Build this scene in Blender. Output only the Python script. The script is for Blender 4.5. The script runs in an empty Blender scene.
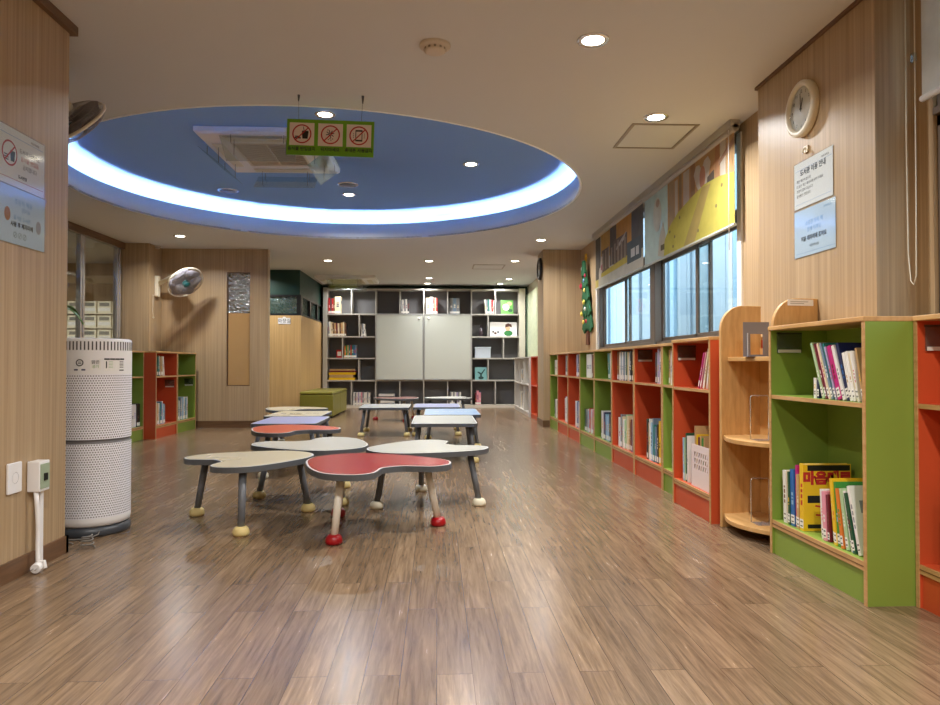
import bpy, bmesh, math, random
from mathutils import Vector, Matrix
random.seed(7)
C = bpy.context.scene.collection
R = math.radians
PI = math.pi
H = 2.62            # ceiling height
EYE = 0.93

# ------------------------------------------------------------------ materials
MATS = {}
def new_mat(name):
    m = bpy.data.materials.new(name); m.use_nodes = True
    return m, m.node_tree.nodes, m.node_tree.links
def srgb(r, g, b):
    f = lambda c: (c/255/12.92) if c/255 <= .04045 else ((c/255+.055)/1.055)**2.4
    return (f(r), f(g), f(b), 1)
def P(name, rgb, rough=.5, metal=0., spec=.5, noise=0., nscale=40.):
    """plain painted / plastic material with a little procedural variation"""
    if name in MATS: return MATS[name]
    m, N, L = new_mat(name); b = N['Principled BSDF']
    col = srgb(*rgb)
    b.inputs['Base Color'].default_value = col
    b.inputs['Roughness'].default_value = rough
    b.inputs['Metallic'].default_value = metal
    b.inputs['Specular IOR Level'].default_value = spec
    tc = N.new('ShaderNodeTexCoord'); nz = N.new('ShaderNodeTexNoise')
    nz.inputs['Scale'].default_value = nscale; nz.inputs['Detail'].default_value = 3
    L.new(tc.outputs['Object'], nz.inputs['Vector'])
    mp = N.new('ShaderNodeMapRange'); mp.inputs[3].default_value = rough*.85; mp.inputs[4].default_value = min(1, rough*1.15)
    L.new(nz.outputs['Fac'], mp.inputs[0]); L.new(mp.outputs[0], b.inputs['Roughness'])
    if noise:
        mx = N.new('ShaderNodeMix'); mx.data_type = 'RGBA'
        mx.inputs[6].default_value = tuple(c*(1-noise) for c in col[:3])+(1,)
        mx.inputs[7].default_value = tuple(min(1, c*(1+noise)) for c in col[:3])+(1,)
        L.new(nz.outputs['Fac'], mx.inputs[0]); L.new(mx.outputs[2], b.inputs['Base Color'])
    MATS[name] = m
    return m
def wood(name, c1, c2, c3, scale, rough=.45, bands=0.):
    if name in MATS: return MATS[name]
    m, N, L = new_mat(name); b = N['Principled BSDF']
    b.inputs['Roughness'].default_value = rough
    tc = N.new('ShaderNodeTexCoord'); mp = N.new('ShaderNodeMapping'); mp.inputs['Scale'].default_value = scale
    L.new(tc.outputs['Object'], mp.inputs['Vector'])
    n1 = N.new('ShaderNodeTexNoise'); n1.inputs['Scale'].default_value = 1; n1.inputs['Detail'].default_value = 6; n1.inputs['Roughness'].default_value = .62
    n1.inputs['Distortion'].default_value = .25
    L.new(mp.outputs[0], n1.inputs['Vector'])
    cr = N.new('ShaderNodeValToRGB'); e = cr.color_ramp.elements
    e[0].position = .3; e[0].color = srgb(*c1); e[1].position = .72; e[1].color = srgb(*c3)
    k = e.new(.5); k.color = srgb(*c2)
    L.new(n1.outputs['Fac'], cr.inputs[0])
    out = cr.outputs[0]
    if bands:
        mp2 = N.new('ShaderNodeMapping'); mp2.inputs['Scale'].default_value = tuple(s*.13 for s in scale)
        L.new(tc.outputs['Object'], mp2.inputs['Vector'])
        n2 = N.new('ShaderNodeTexNoise'); n2.inputs['Scale'].default_value = 1; n2.inputs['Detail'].default_value = 2
        L.new(mp2.outputs[0], n2.inputs['Vector'])
        mr = N.new('ShaderNodeMapRange'); mr.inputs[1].default_value = .3; mr.inputs[2].default_value = .7
        mr.inputs[3].default_value = 1-bands; mr.inputs[4].default_value = 1+bands
        L.new(n2.outputs['Fac'], mr.inputs[0])
        mu = N.new('ShaderNodeMix'); mu.data_type = 'RGBA'; mu.blend_type = 'MULTIPLY'; mu.inputs[0].default_value = 1
        L.new(out, mu.inputs[6]); L.new(mr.outputs[0], mu.inputs[7]); out = mu.outputs[2]
    L.new(out, b.inputs['Base Color'])
    MATS[name] = m
    return m
def floor_mat():
    m, N, L = new_mat('plank_floor'); b = N['Principled BSDF']
    tc = N.new('ShaderNodeTexCoord'); mp = N.new('ShaderNodeMapping'); mp.inputs['Rotation'].default_value = (0, 0, PI/2)
    L.new(tc.outputs['Object'], mp.inputs['Vector'])
    br = N.new('ShaderNodeTexBrick'); br.offset = .37; br.offset_frequency = 2
    br.inputs['Color1'].default_value = srgb(136, 113, 89); br.inputs['Color2'].default_value = srgb(116, 95, 74)
    br.inputs['Mortar'].default_value = srgb(84, 64, 50)
    br.inputs['Scale'].default_value = 1; br.inputs['Mortar Size'].default_value = .0012; br.inputs['Bias'].default_value = -.1
    br.inputs['Brick Width'].default_value = .9; br.inputs['Row Height'].default_value = .108
    L.new(mp.outputs[0], br.inputs['Vector'])
    m2 = N.new('ShaderNodeMapping'); m2.inputs['Scale'].default_value = (58, 3.4, 1)
    L.new(tc.outputs['Object'], m2.inputs['Vector'])
    # shift the grain from plank to plank
    ad = N.new('ShaderNodeVectorMath'); ad.operation = 'MULTIPLY_ADD'
    ad.inputs[1].default_value = (90, 90, 90); L.new(br.outputs['Color'], ad.inputs[0]); L.new(m2.outputs[0], ad.inputs[2])
    nz = N.new('ShaderNodeTexNoise'); nz.inputs['Scale'].default_value = 1; nz.inputs['Detail'].default_value = 7; nz.inputs['Roughness'].default_value = .65; nz.inputs['Distortion'].default_value = .5
    L.new(ad.outputs[0], nz.inputs['Vector'])
    cr = N.new('ShaderNodeValToRGB'); e = cr.color_ramp.elements
    e[0].position = .28; e[0].color = (.50, .48, .46, 1); e[1].position = .72; e[1].color = (1.40, 1.39, 1.37, 1)
    L.new(nz.outputs['Fac'], cr.inputs[0])
    mu = N.new('ShaderNodeMix'); mu.data_type = 'RGBA'; mu.blend_type = 'MULTIPLY'; mu.inputs[0].default_value = 1
    L.new(br.outputs['Color'], mu.inputs[6]); L.new(cr.outputs[0], mu.inputs[7])
    L.new(mu.outputs[2], b.inputs['Base Color'])
    mr = N.new('ShaderNodeMapRange'); mr.inputs[3].default_value = .17; mr.inputs[4].default_value = .32
    L.new(nz.outputs['Fac'], mr.inputs[0]); L.new(mr.outputs[0], b.inputs['Roughness'])
    b.inputs['Specular IOR Level'].default_value = .55
    bp = N.new('ShaderNodeBump'); bp.inputs['Strength'].default_value = .08; bp.inputs['Distance'].default_value = .003
    L.new(nz.outputs['Fac'], bp.inputs['Height']); L.new(bp.outputs[0], b.inputs['Normal'])
    return m
def glass(name, tint=(240, 248, 248), refl=.12, rough=.02, bump=0., opacity=0., opcol=(200, 210, 205)):
    """thin pane: mostly clear, partly mirror, optionally frosted"""
    if name in MATS: return MATS[name]
    m, N, L = new_mat(name); N.remove(N['Principled BSDF']); out = N['Material Output']
    tr = N.new('ShaderNodeBsdfTransparent'); tr.inputs[0].default_value = srgb(*tint)
    gl = N.new('ShaderNodeBsdfGlossy'); gl.inputs['Roughness'].default_value = rough
    mx = N.new('ShaderNodeMixShader'); mx.inputs[0].default_value = refl
    base = tr.outputs[0]
    if opacity:
        df = N.new('ShaderNodeBsdfTranslucent'); df.inputs[0].default_value = srgb(*opcol)
        d2 = N.new('ShaderNodeBsdfDiffuse'); d2.inputs[0].default_value = srgb(*opcol)
        m3 = N.new('ShaderNodeMixShader'); L.new(df.outputs[0], m3.inputs[1]); L.new(d2.outputs[0], m3.inputs[2])
        m2 = N.new('ShaderNodeMixShader'); m2.inputs[0].default_value = opacity
        L.new(tr.outputs[0], m2.inputs[1]); L.new(m3.outputs[0], m2.inputs[2]); base = m2.outputs[0]
    L.new(base, mx.inputs[1]); L.new(gl.outputs[0], mx.inputs[2]); L.new(mx.outputs[0], out.inputs[0])
    if bump:
        tc = N.new('ShaderNodeTexCoord'); nz = N.new('ShaderNodeTexVoronoi'); nz.inputs['Scale'].default_value = bump
        L.new(tc.outputs['Object'], nz.inputs['Vector'])
        bp = N.new('ShaderNodeBump'); bp.inputs['Strength'].default_value = .9; bp.inputs['Distance'].default_value = .02
        L.new(nz.outputs['Distance'], bp.inputs['Height']); L.new(bp.outputs[0], gl.inputs['Normal'])
    MATS[name] = m
    return m
def cloth(name, rgb, trans=.35):
    """thin printed cloth that lets daylight through"""
    if name in MATS: return MATS[name]
    m, N, L = new_mat(name); N.remove(N['Principled BSDF']); out = N['Material Output']
    d = N.new('ShaderNodeBsdfDiffuse'); t = N.new('ShaderNodeBsdfTranslucent')
    tc = N.new('ShaderNodeTexCoord'); nz = N.new('ShaderNodeTexNoise'); nz.inputs['Scale'].default_value = 9; nz.inputs['Detail'].default_value = 4
    L.new(tc.outputs['Object'], nz.inputs['Vector'])
    mx0 = N.new('ShaderNodeMix'); mx0.data_type = 'RGBA'; c = srgb(*rgb)
    mx0.inputs[6].default_value = tuple(v*.82 for v in c[:3])+(1,); mx0.inputs[7].default_value = tuple(min(1, v*1.15) for v in c[:3])+(1,)
    L.new(nz.outputs['Fac'], mx0.inputs[0])
    for s in (d, t): L.new(mx0.outputs[2], s.inputs[0])
    mx = N.new('ShaderNodeMixShader'); mx.inputs[0].default_value = trans
    L.new(d.outputs[0], mx.inputs[1]); L.new(t.outputs[0], mx.inputs[2]); L.new(mx.outputs[0], out.inputs[0])
    MATS[name] = m
    return m
def emit(name, rgb, strength):
    if name in MATS: return MATS[name]
    m, N, L = new_mat(name); N.remove(N['Principled BSDF']); out = N['Material Output']
    e = N.new('ShaderNodeEmission'); e.inputs[0].default_value = srgb(*rgb); e.inputs[1].default_value = strength
    L.new(e.outputs[0], out.inputs[0]); MATS[name] = m
    return m
def perforated():
    m, N, L = new_mat('perforated_white_shell'); b = N['Principled BSDF']; b.inputs['Roughness'].default_value = .4
    tc = N.new('ShaderNodeTexCoord'); sp = N.new('ShaderNodeSeparateXYZ'); L.new(tc.outputs['Object'], sp.inputs[0])
    def mth(op, a, b_=None, c=None):
        n = N.new('ShaderNodeMath'); n.operation = op
        for i, v in enumerate((a, b_, c)):
            if v is None: continue
            if isinstance(v, (int, float)): n.inputs[i].default_value = v
            else: L.new(v, n.inputs[i])
        return n.outputs[0]
    an = mth('ARCTAN2', sp.outputs[1], sp.outputs[0])
    u = mth('MULTIPLY', an, 96/(2*PI)); v = mth('MULTIPLY', sp.outputs[2], 78)
    row = mth('FLOOR', v); half = mth('MULTIPLY', mth('MODULO', row, 2), .5)
    fu = mth('SUBTRACT', mth('FRACT', mth('ADD', mth('ADD', u, half), 500)), .5); fv = mth('SUBTRACT', mth('FRACT', v), .5)
    d = mth('SQRT', mth('ADD', mth('MULTIPLY', fu, fu), mth('MULTIPLY', fv, fv)))
    hole = mth('LESS_THAN', d, .27)
    mx = N.new('ShaderNodeMix'); mx.data_type = 'RGBA'; mx.inputs[6].default_value = srgb(238, 238, 244); mx.inputs[7].default_value = srgb(96, 90, 92)
    L.new(hole, mx.inputs[0]); L.new(mx.outputs[2], b.inputs['Base Color'])
    return m

WALLW = wood('wall_laminate', (156, 131, 99), (174, 149, 115), (189, 165, 131), (58, 58, .55), .42, .07)
WALLW2 = wood('tan_laminate', (186, 150, 98), (200, 165, 112), (212, 178, 126), (30, 30, .6), .42, .04)
BEECH = wood('beech_edge', (176, 134, 82), (192, 150, 98), (206, 166, 114), (6, 6, 40), .45)
BEECH_B = wood('beech_board', (188, 144, 88), (204, 160, 102), (216, 174, 118), (3, 30, 4), .42)
CEIL = P('ceiling_paint', (204, 206, 207), .85, noise=.02, nscale=3)
BLUE = P('blue_ceiling_paint', (128, 166, 216), .75)
LIPB = P('pale_blue_rim_paint', (244, 248, 252), .7)
FLOOR = floor_mat()
BASEB = wood('brown_baseboard', (86, 62, 42), (104, 76, 52), (120, 88, 62), (3, 3, 40), .4)
GREEN = P('green_board', (130, 154, 62), .42, noise=.03, nscale=6)
ORANGE = P('orange_board', (196, 80, 42), .42, noise=.03, nscale=6)
GREYF = P('pale_grey_frame', (186, 184, 178), .5)
GREYB = P('charcoal_shelf_back', (104, 104, 106), .6, noise=.06, nscale=20)
WHITE = P('white_plastic', (238, 238, 238), .35)
IVORY = P('ivory_plastic', (226, 220, 200), .4)
DARKG = P('dark_grey_rubber', (78, 80, 84), .5)
BLACK = P('black_plastic', (24, 24, 26), .4)
PAPER = P('white_paper', (236, 236, 236), .35)
LAM = P('laminated_blue_paper', (200, 220, 240), .12)
PAGES = P('book_pages', (226, 218, 198), .8)
STEEL = P('brushed_steel', (214, 216, 218), .25, metal=.75, nscale=2.)
ALU = P('dark_bronze_aluminium', (112, 100, 90), .35, metal=.3)
CLEAR = glass('clear_acrylic', (236, 242, 244), .17, .03)
PANE = glass('window_glass', (236, 244, 246), .10, .01)
SCREEN = glass('partition_glass', (222, 226, 222), .16, .03)

# ------------------------------------------------------------------ geometry
class MB:
    def __init__(s): s.bm = bmesh.new()
    def box(s, x0, y0, z0, x1, y1, z1, mi=0, mat=None):
        vs = [s.bm.verts.new(p) for p in ((x0,y0,z0),(x1,y0,z0),(x1,y1,z0),(x0,y1,z0),(x0,y0,z1),(x1,y0,z1),(x1,y1,z1),(x0,y1,z1))]
        if mat is not None:
            for v in vs: v.co = mat @ v.co
        for f in ((3,2,1,0),(4,5,6,7),(0,1,5,4),(1,2,6,5),(2,3,7,6),(3,0,4,7)):
            s.bm.faces.new([vs[i] for i in f]).material_index = mi
        return s
    def prism(s, pts, z0, z1, mi=0, mat=None, mi_top=None):
        a = [s.bm.verts.new((x, y, z0)) for x, y in pts]; b = [s.bm.verts.new((x, y, z1)) for x, y in pts]
        n = len(pts); fs = []
        for i in range(n): fs.append(s.bm.faces.new((a[i], a[(i+1) % n], b[(i+1) % n], b[i])))
        fs.append(s.bm.faces.new(b)); top = fs[-1]; fs.append(s.bm.faces.new(a[::-1]))
        for f in fs: f.material_index = mi
        if mi_top is not None: top.material_index = mi_top
        if mat is not None:
            for v in a+b: v.co = mat @ v.co
        return s
    def cyl(s, p0, p1, r0, r1=None, seg=16, mi=0, cap=True):
        r1 = r0 if r1 is None else r1
        p0 = Vector(p0); p1 = Vector(p1); d = (p1-p0).normalized()
        q = d.to_track_quat('Z', 'Y')
        A = []; B = []
        for i in range(seg):
            t = 2*PI*i/seg; o = q @ Vector((math.cos(t), math.sin(t), 0))
            A.append(s.bm.verts.new(p0+o*r0)); B.append(s.bm.verts.new(p1+o*r1))
        for i in range(seg):
            f = s.bm.faces.new((A[i], A[(i+1) % seg], B[(i+1) % seg], B[i])); f.material_index = mi; f.smooth = True
        if cap:
            s.bm.faces.new(A[::-1]).material_index = mi; s.bm.faces.new(B).material_index = mi
        return s
    def lathe(s, prof, seg=32, mi=0, mat=None, close=True, a0=0., a1=2*PI):
        full = abs(a1-a0-2*PI) < 1e-6
        n = seg if full else seg+1
        rings = []
        for r, z in prof:
            rings.append([s.bm.verts.new((r*math.cos(a0+(a1-a0)*i/seg), r*math.sin(a0+(a1-a0)*i/seg), z)) for i in range(n)])
        for k in range(len(prof)-1):
            for i in range(seg):
                j = (i+1) % n
                try:
                    f = s.bm.faces.new((rings[k][i], rings[k][j], rings[k+1][j], rings[k+1][i])); f.material_index = mi; f.smooth = True
                except ValueError: pass
        if close and full:
            for ring, flip in ((rings[0], True), (rings[-1], False)):
                f = s.bm.faces.new(ring[::-1] if flip else ring); f.material_index = mi
        if mat is not None:
            for ring in rings:
                for v in ring: v.co = mat @ v.co
        return s
    def tube(s, pts, r, seg=8, mi=0, closed=False):
        pts = [Vector(p) for p in pts]; n = len(pts); rings = []
        up = None
        for i, p in enumerate(pts):
            a = pts[(i-1) % n] if (closed or i > 0) else p; b = pts[(i+1) % n] if (closed or i < n-1) else p
            d = (b-a).normalized()
            if up is None:
                up = Vector((0, 0, 1)) if abs(d.z) < .9 else Vector((1, 0, 0))
            x = d.cross(up).normalized(); up = x.cross(d).normalized()
            rings.append([s.bm.verts.new(p + x*r*math.cos(2*PI*k/seg) + up*r*math.sin(2*PI*k/seg)) for k in range(seg)])
        for i in range(n if closed else n-1):
            A, B = rings[i], rings[(i+1) % n]
            for k in range(seg):
                f = s.bm.faces.new((A[k], A[(k+1) % seg], B[(k+1) % seg], B[k])); f.material_index = mi; f.smooth = True
        if not closed:
            s.bm.faces.new(rings[0][::-1]).material_index = mi; s.bm.faces.new(rings[-1]).material_index = mi
        return s
    def ball(s, c, r, mi=0, sx=1, sy=1, sz=1, u=12, v=8):
        M_ = Matrix.Translation(c) @ Matrix.Diagonal((r*sx, r*sy, r*sz, 1))
        res = bmesh.ops.create_uvsphere(s.bm, u_segments=u, v_segments=v, radius=1, matrix=M_)
        for vv in res['verts']:
            for f in vv.link_faces: f.material_index = mi; f.smooth = True
        return s
    def text(s, body, size, mat, mi=0, align='CENTER', depth=.0004, bold=0.):
        cu = bpy.data.curves.new('lettering', 'FONT'); cu.body = body; cu.size = size; cu.align_x = align; cu.align_y = 'CENTER'
        cu.extrude = depth; cu.resolution_u = 2; cu.offset = bold
        o = bpy.data.objects.new('lettering', cu); C.objects.link(o)
        dg = bpy.context.evaluated_depsgraph_get()
        me = bpy.data.meshes.new_from_object(o.evaluated_get(dg))
        bpy.data.objects.remove(o); bpy.data.curves.remove(cu)
        me.transform(mat)
        n0 = len(s.bm.faces); s.bm.from_mesh(me); s.bm.faces.ensure_lookup_table()
        for i in range(n0, len(s.bm.faces)): s.bm.faces[i].material_index = mi
        bpy.data.meshes.remove(me)
        return s
    def build(s, name, mats, parent=None, bevel=0., smooth=False):
        if not isinstance(mats, (list, tuple)): mats = [mats]
        bmesh.ops.recalc_face_normals(s.bm, faces=s.bm.faces)
        me = bpy.data.meshes.new(name); s.bm.to_mesh(me); s.bm.free()
        for m in mats: me.materials.append(m)
        o = bpy.data.objects.new(name, me); C.objects.link(o)
        if parent is not None: o.parent = parent
        if bevel:
            bv = o.modifiers.new('soft_edges', 'BEVEL'); bv.width = bevel; bv.segments = 2; bv.limit_method = 'ANGLE'; bv.angle_limit = R(40)
        if smooth:
            for p in me.polygons: p.use_smooth = True
        return o
def frame(origin, right, up):
    r = Vector(right).normalized(); u = Vector(up).normalized(); n = r.cross(u)
    m = Matrix.Identity(4)
    for i in range(3): m[i][0] = r[i]; m[i][1] = u[i]; m[i][2] = n[i]; m[i][3] = origin[i]
    return m
T = Matrix.Translation
def tag(o, label, cat, group=None, kind=None):
    o['label'] = label; o['category'] = cat
    if group: o['group'] = group
    if kind: o['kind'] = kind
    return o
def thing(name, label, cat, loc=(0, 0, 0), rotz=0., group=None, mat=None):
    o = bpy.data.objects.new(name, None); C.objects.link(o); o.empty_display_size = .05
    o.matrix_world = mat if mat is not None else Matrix.Translation(loc) @ Matrix.Rotation(rotz, 4, 'Z')
    return tag(o, label, cat, group)
def struct(name, mb, mats, bevel=0.):
    o = mb.build(name, mats, bevel=bevel); o['kind'] = 'structure'
    return o
def dup(root, mat, label, group=None):
    r = root.copy(); C.objects.link(r); r.matrix_world = mat; r['label'] = label
    if group: r['group'] = group
    for ch in list(root.children):
        c = ch.copy(); C.objects.link(c); c.parent = r
        for g in list(ch.children):
            d = g.copy(); C.objects.link(d); d.parent = c
    return r
ORD = ['first', 'second', 'third', 'fourth', 'fifth', 'sixth', 'seventh', 'eighth', 'ninth', 'tenth', 'eleventh', 'twelfth', 'thirteenth', 'fourteenth', 'fifteenth', 'sixteenth', 'seventeenth', 'eighteenth', 'nineteenth', 'twentieth', 'twenty-first', 'twenty-second']
def smooth_loop(pts, k=5):
    out = []; n = len(pts)
    for i in range(n):
        p0, p1, p2, p3 = (Vector(pts[(i+j) % n]) for j in (-1, 0, 1, 2))
        for q in range(k):
            t = q/k
            out.append(tuple(.5*((2*p1)+(p2-p0)*t+(2*p0-5*p1+4*p2-p3)*t*t+(3*p1-p0-3*p2+p3)*t**3)))
    return out
def rrect(x0, y0, x1, y1, r, k=5):
    out = []
    for cx, cy, a in ((x1-r, y0+r, -90), (x1-r, y1-r, 0), (x0+r, y1-r, 90), (x0+r, y0+r, 180)):
        for i in range(k+1):
            t = R(a+90*i/k); out.append((cx+r*math.cos(t), cy+r*math.sin(t)))
    return out
def inset(pts, d):
    n = len(pts); out = []
    for i in range(n):
        a, b, c = Vector(pts[i-1]), Vector(pts[i]), Vector(pts[(i+1) % n])
        e1 = (b-a).normalized(); e2 = (c-b).normalized(); t = (e1+e2).normalized()
        out.append((b.x - t.y*d, b.y + t.x*d))
    return out

# ------------------------------------------------------------------ room shell
XW = 2.136           # window wall
XL = -1.83           # near left wall
YE = -3.0            # wall behind the viewpoint
cx0, cy0, CR = -1.053, 7.10, 2.452     # round ceiling recess
struct('floor', MB().box(-7.2, YE, -.1, 2.25, 15.6, 0), FLOOR)

def ceiling():
    m = MB(); bm = m.bm
    X0, X1, Y0, Y1 = -7.2, 2.4, YE, 15.6
    angs = [2*PI*i/160 for i in range(160)]
    for px, py in ((X0, Y0), (X1, Y0), (X1, Y1), (X0, Y1)): angs.append(math.atan2(py-cy0, px-cx0) % (2*PI))
    angs = sorted(set(angs)); inn = []; out = []
    for a in angs:
        c, s_ = math.cos(a), math.sin(a)
        t = min([(X1-cx0)/c if c > 1e-9 else 1e9, (X0-cx0)/c if c < -1e-9 else 1e9, (Y1-cy0)/s_ if s_ > 1e-9 else 1e9, (Y0-cy0)/s_ if s_ < -1e-9 else 1e9])
        inn.append((cx0+CR*c, cy0+CR*s_)); out.append((cx0+t*c, cy0+t*s_))
    def ring(P_, z): return [bm.verts.new((x, y, z)) for x, y in P_]
    a, b, c, d = ring(inn, H), ring(out, H), ring(out, H+.02), ring(inn, H+.02)
    n = len(angs)
    for i in range(n):
        j = (i+1) % n
        for q in ((a[i], a[j], b[j], b[i]), (b[i], b[j], c[j], c[i]), (c[i], c[j], d[j], d[i]), (d[i], d[j], a[j], a[i])): bm.faces.new(q)
    return struct('ceiling', m, CEIL)
ceiling()
at = T((cx0, cy0, 0))
LIP = .20
# the upstand of the recess, a wide hidden ledge behind it, and the blue field above
struct('trim_recess_rim', MB().lathe([(CR, H-.002), (CR, H+LIP), (CR+.02, H+LIP), (CR+.02, H-.002), (CR, H-.002)], 160, mat=at, close=False), LIPB)
RB = CR+.26; ZB = 2.98
struct('ceiling_recess', MB().lathe([(CR+.02, H+.03), (RB-.01, H+.03), (RB-.01, ZB-.10), (RB-.04, ZB-.03), (RB-.11, ZB), (.01, ZB), (.01, ZB+.04), (RB+.02, ZB+.04), (RB+.02, H+.02), (CR+.02, H+.02)], 160, mat=at, close=False), BLUE)

struct('wall_left', MB().box(-4.5, YE, 0, XL, 3.58, H), WALLW)
struct('trim_1', MB().box(XL-.02, YE, H-.045, XL+.028, 3.61, H), BASEB)
struct('baseboard_left', MB().box(XL-.02, YE, 0, XL+.012, 3.592, .085).box(-4.5, 3.57, 0, XL+.012, 3.592, .085), BASEB)
struct('wall_back_left', MB().box(-4.14, 10.5, 0, -3.081, 10.62, H).box(-2.743, 10.5, 0, -2.484, 10.62, H).box(-3.081, 10.5, 0, -2.743, 10.62, .608).box(-3.081, 10.5, 2.282, -2.743, 10.62, H), WALLW)
struct('baseboard_back_left', MB().box(-4.14, 10.486, 0, -2.47, 10.5, .1).box(-2.484, 10.486, 0, -2.47, 10.62, .1), BASEB)
struct('column_left', MB().box(-4.45, 10.05, 0, -4.02, 10.62, H), WALLW)
struct('column_right_far', MB().box(1.57, 10.35, 0, XW+.1, 10.95, H), WALLW)
struct('baseboard_right', MB().box(1.558, 10.338, 0, XW, 10.962, .1), BASEB)
struct('column_right', MB().box(1.955, 3.05, 0, XW+.1, 4.193, H), WALLW)
struct('trim_2', MB().box(1.940, 3.03, H-.018, XW, 4.208, H), BASEB)
# window wall with two openings: 4.89..9.30 and 1.0..2.93
def winwall():
    m = MB(); a, b = XW, XW+.12
    m.box(a, YE, 0, b, 10.35, 1.10)
    m.box(a, 9.30, 1.10, b, 10.35, H); m.box(a, 2.93, 1.10, b, 4.89, H); m.box(a, YE, 1.10, b, 1.0, H)
    m.box(a, 1.0, 2.56, b, 2.93, H); m.box(a, 4.89, 2.56, b, 9.30, H)
    struct('wall_right', m, WALLW)
winwall()
struct('wall_right_far', MB().box(1.97, 10.95, 0, 2.1, 13.6, H).box(1.97, 13.6, 0, 2.1, 15.6, 1.05).box(1.97, 13.6, 2.45, 2.1, 15.6, H), P('cream_wall_paint', (214, 208, 190), .7))
struct('wall_entrance', MB().box(-4.5, YE-.12, 0, XW+.12, YE, H), WALLW)
struct('wall_back', MB().box(-7.2, 15.36, 0, 2.2, 15.6, H), P('dark_green_wall', (30, 58, 48), .6))
struct('wall_side_room', MB().box(-7.2, 3.5, 0, -7.05, 15.6, H).box(-7.05, 12.1, 0, -4.3, 12.25, H).box(-4.45, 10.62, 0, -4.33, 12.1, H).box(-7.2, 3.38, 0, -4.5, 3.58, H).box(-4.3, 12.25, 0, -4.18, 15.6, H), WALLW)
struct('trim_3', MB().box(-7.05, 12.0, 2.28, -4.45, 12.1, 2.40), P('cream_cornice', (214, 200, 170), .6))

# slot window in the left wall: patterned glass above, tan film below
w = thing('window_1', 'narrow slot window in wood wall, patterned glass above tan lower pane', 'window', (-3.081, 10.5, .608)); w['kind'] = 'structure'
f_ = MB()
for a in ((0, .03, 0, .012, .06, 1.674), (.326, .03, 0, .338, .06, 1.674), (0, .03, 0, .338, .06, .012), (0, .03, 1.662, .338, .06, 1.674)): f_.box(*a)
f_.build('window_frame', BASEB, w)
MB().box(.012, .04, 1.07, .326, .048, 1.662).build('upper_pane', glass('patterned_glass', (120, 150, 146), .42, .12, bump=26, opacity=.55, opcol=(96, 118, 116)), w)
MB().box(.012, .04, .012, .326, .048, 1.07).build('lower_pane', P('tan_window_film', (178, 142, 94), .3, noise=.05, nscale=6), w)
struct('wall_behind_slot', MB().box(-4.1, 11.3, 0, -2.78, 11.4, H), P('dim_green_wall', (60, 84, 78), .6))

# toilet-room partition: low wood wall, dark clerestory above
pm = MB().box(-4.18, 12.77, 0, -2.44, 12.87, 1.80).box(-2.54, 12.87, 0, -2.44, 15.36, 1.80)
struct('wall_partition', pm, WALLW2)
DGREEN = P('deep_green_paint', (22, 56, 46), .45)
struct('wall_partition_upper', MB().box(-4.18, 12.79, 2.17, -2.46, 12.86, H).box(-2.53, 12.86, 2.17, -2.46, 15.36, H), DGREEN)
w = thing('window_2', 'dark framed clerestory glazing above the tan partition wall', 'window', (-2.44, 12.77, 1.80)); w['kind'] = 'structure'
f_ = MB()
f_.box(-1.74, .01, 0, 0, .09, .035).box(-1.74, .01, .34, 0, .09, .375).box(-.075, .01, .035, 0, .09, .34)
f_.box(-.09, .09, 0, 0, 2.59, .035).box(-.09, .09, .34, 0, 2.59, .375)
for y in (.09, .92, 1.74, 2.5): f_.box(-.09, y, .035, 0, y+.1, .34)
f_.build('window_frame', BLACK, w)
g1 = glass('clerestory_glass', (150, 176, 160), .22, .1, bump=20, opacity=.5, opcol=(120, 150, 140))
MB().box(-1.74, .045, .035, -.075, .055, .34).build('glass_pane', g1, w)
for y0, y1 in ((.19, .92), (1.02, 1.74), (1.84, 2.5)): MB().box(-.05, y0, .035, -.042, y1, .34).build('glass_pane', g1, w)
s_ = tag(MB().prism(rrect(-.11, -.055, .11, .055, .008), 0, .006).prism([(.03*math.cos(t*PI/8), .055+.022*math.sin(t*PI/8)) for t in range(9)], 0, .006).text('화장실', .085, T((0, -.002, .0066)), 1).build('room_sign', [WHITE, BLACK]), 'small white room sign on the tan partition below the dark clerestory', 'sign')
s_.matrix_world = frame((-2.73, 12.769, 1.70), (1, 0, 0), (0, 0, 1))

# glass partition on the left with steel mullions
w = thing('window_3', 'floor to ceiling glass screen with bright steel mullions, left of the wood column', 'glass screen', (-4.4, 3.5, 0)); w['kind'] = 'structure'
MB().box(-.01, 0, 2.53, .05, 6.55, H).build('header', BASEB, w)
MB().box(-.005, 0, .0, .005, 6.55, 2.53).build('glass_pane', SCREEN, w)
for y in (1.1, 2.6, 4.0, 5.42, 6.42):
    MB().box(-.03, y-.055, 0, .03, y-.008, 2.53).box(-.03, y+.008, 0, .03, y+.055, 2.53).box(-.012, y-.008, 0, .012, y+.008, 2.53, 1).build('mullion', [STEEL, DARKG], w, bevel=.004)

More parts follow.
